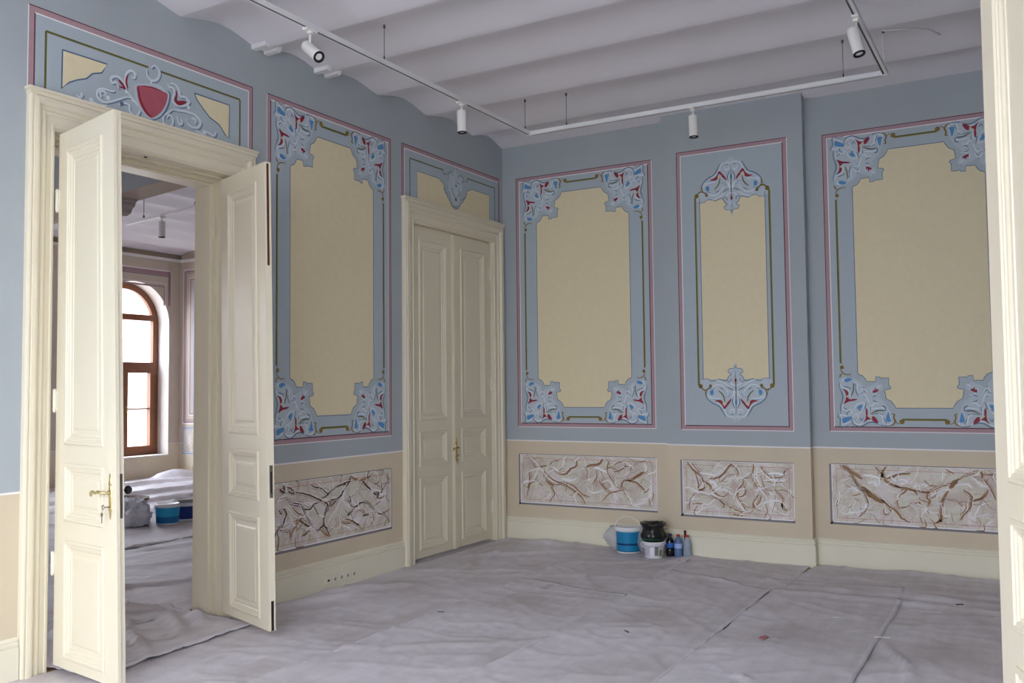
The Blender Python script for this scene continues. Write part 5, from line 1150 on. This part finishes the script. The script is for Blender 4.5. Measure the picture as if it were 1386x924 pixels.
# arched wooden windows
GL = bpy.data.materials.new('window_glass'); GL.use_nodes = True; nt = GL.node_tree; nt.nodes.clear()
tr = nt.nodes.new('ShaderNodeBsdfTransparent'); gl = nt.nodes.new('ShaderNodeBsdfGlossy'); gl.inputs['Roughness'].default_value = .03
mxs = nt.nodes.new('ShaderNodeMixShader'); mxs.inputs[0].default_value = .06; ou = nt.nodes.new('ShaderNodeOutputMaterial')
nt.links.new(tr.outputs[0], mxs.inputs[1]); nt.links.new(gl.outputs[0], mxs.inputs[2]); nt.links.new(mxs.outputs[0], ou.inputs['Surface'])
def arched_window(name, c, label):
    e = empty(name, (FX - .34, c, sill), label, kind='structure')
    x0, x1 = FX - .38, FX - .30
    q = MB()
    def band(p, r, w, x0, x1):
        oa = arch_pts(c, r, sill + .02); ia = arch_pts(c, r - w, sill + .02); n = len(oa)
        vs = [(x, y, z) for x in (x0, x1) for y, z in oa] + [(x, y, z) for x in (x0, x1) for y, z in ia]; fs = []
        for k in range(n - 1):
            fs += [(k, k + 1, n + k + 1, n + k), (2 * n + k, 3 * n + k, 3 * n + k + 1, 2 * n + k + 1), (n + k, n + k + 1, 3 * n + k + 1, 3 * n + k), (k, 2 * n + k, 2 * n + k + 1, k + 1)]
        q.add(vs, fs, OAK)
    band(0, hw, .12, x0, x1)
    q.box((x0, c - hw + .1, sill + .02), (x1, c + hw - .1, sill + .1), OAK)
    q.box((x0 - .01, c - hw + .1, 2.92), (x1 + .012, c + hw - .1, 3.03), OAK)
    q.box((x0 - .01, c - hw + .1, 2.02), (x1 + .012, c + hw - .1, 2.14), OAK)
    q.build('window_frame', e)
    q = MB(); vs = [(x0 + .04, y, z) for y, z in arch_pts(c, hw - .1, 3.0)[2:-2] if z > 3.0]; q.add(vs, [tuple(range(len(vs)))], GL); q.build('pane', e)
    for a, b in ((c - hw + .12, c), (c, c + hw - .12)):
        q = MB(); w = .075
        for (za, zb) in ((sill + .1, 2.02),):
            q.box((x0 + .01, a, za), (x1 + .03, a + w, zb), OAK); q.box((x0 + .01, b - w, za), (x1 + .03, b, zb), OAK)
            q.box((x0 + .01, a + w, za), (x1 + .03, b - w, za + .09), OAK); q.box((x0 + .01, a + w, zb - .08), (x1 + .03, b - w, zb), OAK)
            q.box((x0 + .02, a + w, 1.26), (x1 + .01, b - w, 1.29), OAK)
        o = q.build('casement', e)
        q = MB(); q.box((x0 + .035, a + w, sill + .19), (x0 + .04, b - w, 1.94), GL); q.build('pane', o)
    q = MB(); q.box((x0 + .035, c - hw + .12, 2.14), (x0 + .04, c + hw - .12, 2.92), GL); q.build('pane', e)
    q = MB(); q.tube([(x1 + .03, c + .035, 1.27), (x1 + .07, c + .035, 1.27), (x1 + .07, c + .035, 1.17)], .01, BRASS, 8); q.box((x1 + .03, c + .02, 1.2), (x1 + .036, c + .05, 1.34), BRASS); q.build('window_handle', e)
    q = MB(); q.box((x1 + .0, c - hw + .001, sill - .0), (FX + .04, c + hw - .001, sill + .02), PLASTERW); q.build('sill', e)
arched_window('window_1', W2[0], 'arched brown wooden window of the far room')
for k in (1, 2, 3): arched_window('window_%d' % (k + 1), W2[k], None)  # unseen extra windows, added to bring more light into the far room
# windows behind the photographer
for i, (a, b) in enumerate(S_WIN):
    e = empty('window_%d' % (5 + i), ((a + b) / 2, -9.7, S_Z[0]), kind='structure')
    q = MB(); z0, z1 = S_Z; w = .07
    q.box((a, -9.72, z0), (a + w, -9.66, z1), OAK); q.box((b - w, -9.72, z0), (b, -9.66, z1), OAK)
    q.box((a + w, -9.72, z0), (b - w, -9.66, z0 + w), OAK); q.box((a + w, -9.72, z1 - w), (b - w, -9.66, z1), OAK)
    q.box(((a + b) / 2 - .04, -9.72, z0 + w), ((a + b) / 2 + .04, -9.66, z1 - w), OAK); q.build('window_frame', e)
    q = MB(); q.box((a + w, -9.70, z0 + w), (b - w, -9.695, z1 - w), GL); q.build('pane', e)

# dropped beam with a blue face and a corbel in the far room
def beamF(s, t, z): # s along, t across
    a = math.radians(-9.8); d = Vector((math.cos(a), math.sin(a))); n = Vector((-d.y, d.x))
    p = Vector((-2.88, -2.53)) + d * s + n * t
    return (p.x, p.y, z)
m = MB(); m.box((-2.6, 0, 3.6), (2.15, .30, 4.4), mat('beam_underside', (172, 156, 140), .7), beamF); m.box((-2.6, -.004, 3.603), (2.15, 0.0, 4.4), BLUE, beamF)
beam = struct(m.build('trim_1'), 'dropped beam with blue face and tan underside in the far room')
m = MB(); prof = [(0, 3.6), (.23, 3.6), (.22, 3.58), (.19, 3.565), (.17, 3.53), (.12, 3.51), (.09, 3.47), (0, 3.45)]
n = len(prof); vs = [beamF(-.50 + s, t, z) for t in (.04, .26) for s, z in prof]
m.add(vs, [tuple(range(n)), tuple(range(n, 2 * n))] + [(i, (i + 1) % n, n + (i + 1) % n, n + i) for i in range(n)], mat('corbel_plaster', (176, 166, 162), .7)); m.build('corbel', beam)
# track of the far room
t2 = empty('lighting_track', (-4.8, -.35, 3.9), 'thin white track under the ceiling of the far room', 'track light')
def tf(s, z):
    a = math.radians(-10); return (-5.36 + math.cos(a) * s, -.50 + math.sin(a) * s, z)
zz = 3.85
q = MB(); A0, A1 = Vector(tf(-.3, zz)), Vector(tf(3.6, zz)); dd = (A1 - A0).normalized(); nn = Vector((-dd.y, dd.x, 0)) * .02
vs = [A0 - nn, A0 + nn, A1 + nn, A1 - nn]; vs = vs + [v + Vector((0, 0, .035)) for v in vs]
q.add(vs, [(0, 1, 2, 3), (4, 5, 6, 7), (0, 1, 5, 4), (1, 2, 6, 5), (2, 3, 7, 6), (3, 0, 4, 7)], TRACKW); q.build('rail', t2)
for s_ in (.15, 1.42):
    x, y, _ = tf(s_, 0); q = MB(); q.tube([(x, y, zz + .035), (x, y, 4.24)], .004, LINER, 6); q.lathe([(.012, 0), (.012, .04)], LINER, (x, y, zz + .035), 8); q.lathe([(.012, -.03), (.012, 0)], LINER, (x, y, 4.22), 8); q.build('suspension_wire', t2, (x, y, zz))
x, y, _ = tf(.62, 0)
spot(x, y, (0, 0, -1), 'small white spotlight on the track of the far room', z=zz, L=.20, r=.042, group='far room spotlights')

# bag, buckets and tub in the far room
z2 = .016
bucket(-4.11, -1.0, z2, .125, .140, .235, [(.08, .4, mat('mid_blue_print', (24, 104, 160), .35)), (.4, .86, mat('bright_blue_print', (40, 156, 204), .35))], 'blue paint bucket with white rim in the far room', 'buckets in the far room', bail='down', ang=.5)
bucket(-4.20, -.66, z2, .125, .140, .25, [(.08, .7, mat('deep_blue_print', (24, 52, 120), .4))], 'dark blue bucket with grey lid behind the blue bucket of the far room', 'buckets in the far room', bail=None, rim=GREYP)
POLY2 = mat('bluish_bag_film', (236, 238, 250), .35, spec=.5, noise=.08, nscale=14)
lump('plastic_bag', (-4.36, -1.30, z2 + .14), .20, POLY2, 'crumpled bluish white plastic bag beside the buckets of the far room', 'bag', seed=12, n=44, squash=(1.0, .9, .8), rough=.34, floor_z=z2, freq=3.6)
e = empty('plastic_tub', (-4.95, -1.02, z2), 'wide brownish tub behind the bag in the far room', 'tub')
q = MB(); q.lathe([(.20, 0), (.24, .02), (.30, .22), (.33, .23), (.33, .26), (.30, .26), (.27, .12), (.05, .1)], mat('dusty_brown_plastic', (140, 124, 108), .6, noise=.15), (-4.95, -1.02, z2), 32); q.build('tub_body', e)

# ------------------------------------------------------------------ outside the windows
m = MB(); m.box((-60, -50, -1.6), (30, 40, -1.5), mat('street_paving', (150, 148, 142), .9, noise=.1, nscale=.6)); struct(m.build('ground'), 'paving outside the windows')
e = empty('building', (-26, 4, -1.5), 'pale facade across the street seen through the arched window', 'building')
FAC = mat('pale_facade', (226, 214, 206), .9, noise=.05, nscale=.5)
q = MB(); q.box((-30, -8, -1.5), (-26, 16, 4.4), FAC); q.build('facade', e)
q = MB(); q.box((-30.3, -8.3, 4.4), (-25.6, 16.3, 4.7), mat('roof_tiles', (190, 150, 134), .8)); q.build('roof_edge', e)
for k in range(7):
    for z in (-.2, 2.2):
        y = -6.5 + k * 3.2; q = MB(); q.box((-26.02, y, z), (-25.96, y + 1.1, z + 1.5), mat('facade_window_grey', (120, 124, 132), .3)); q.build('facade_window', e, (-26, y, z))
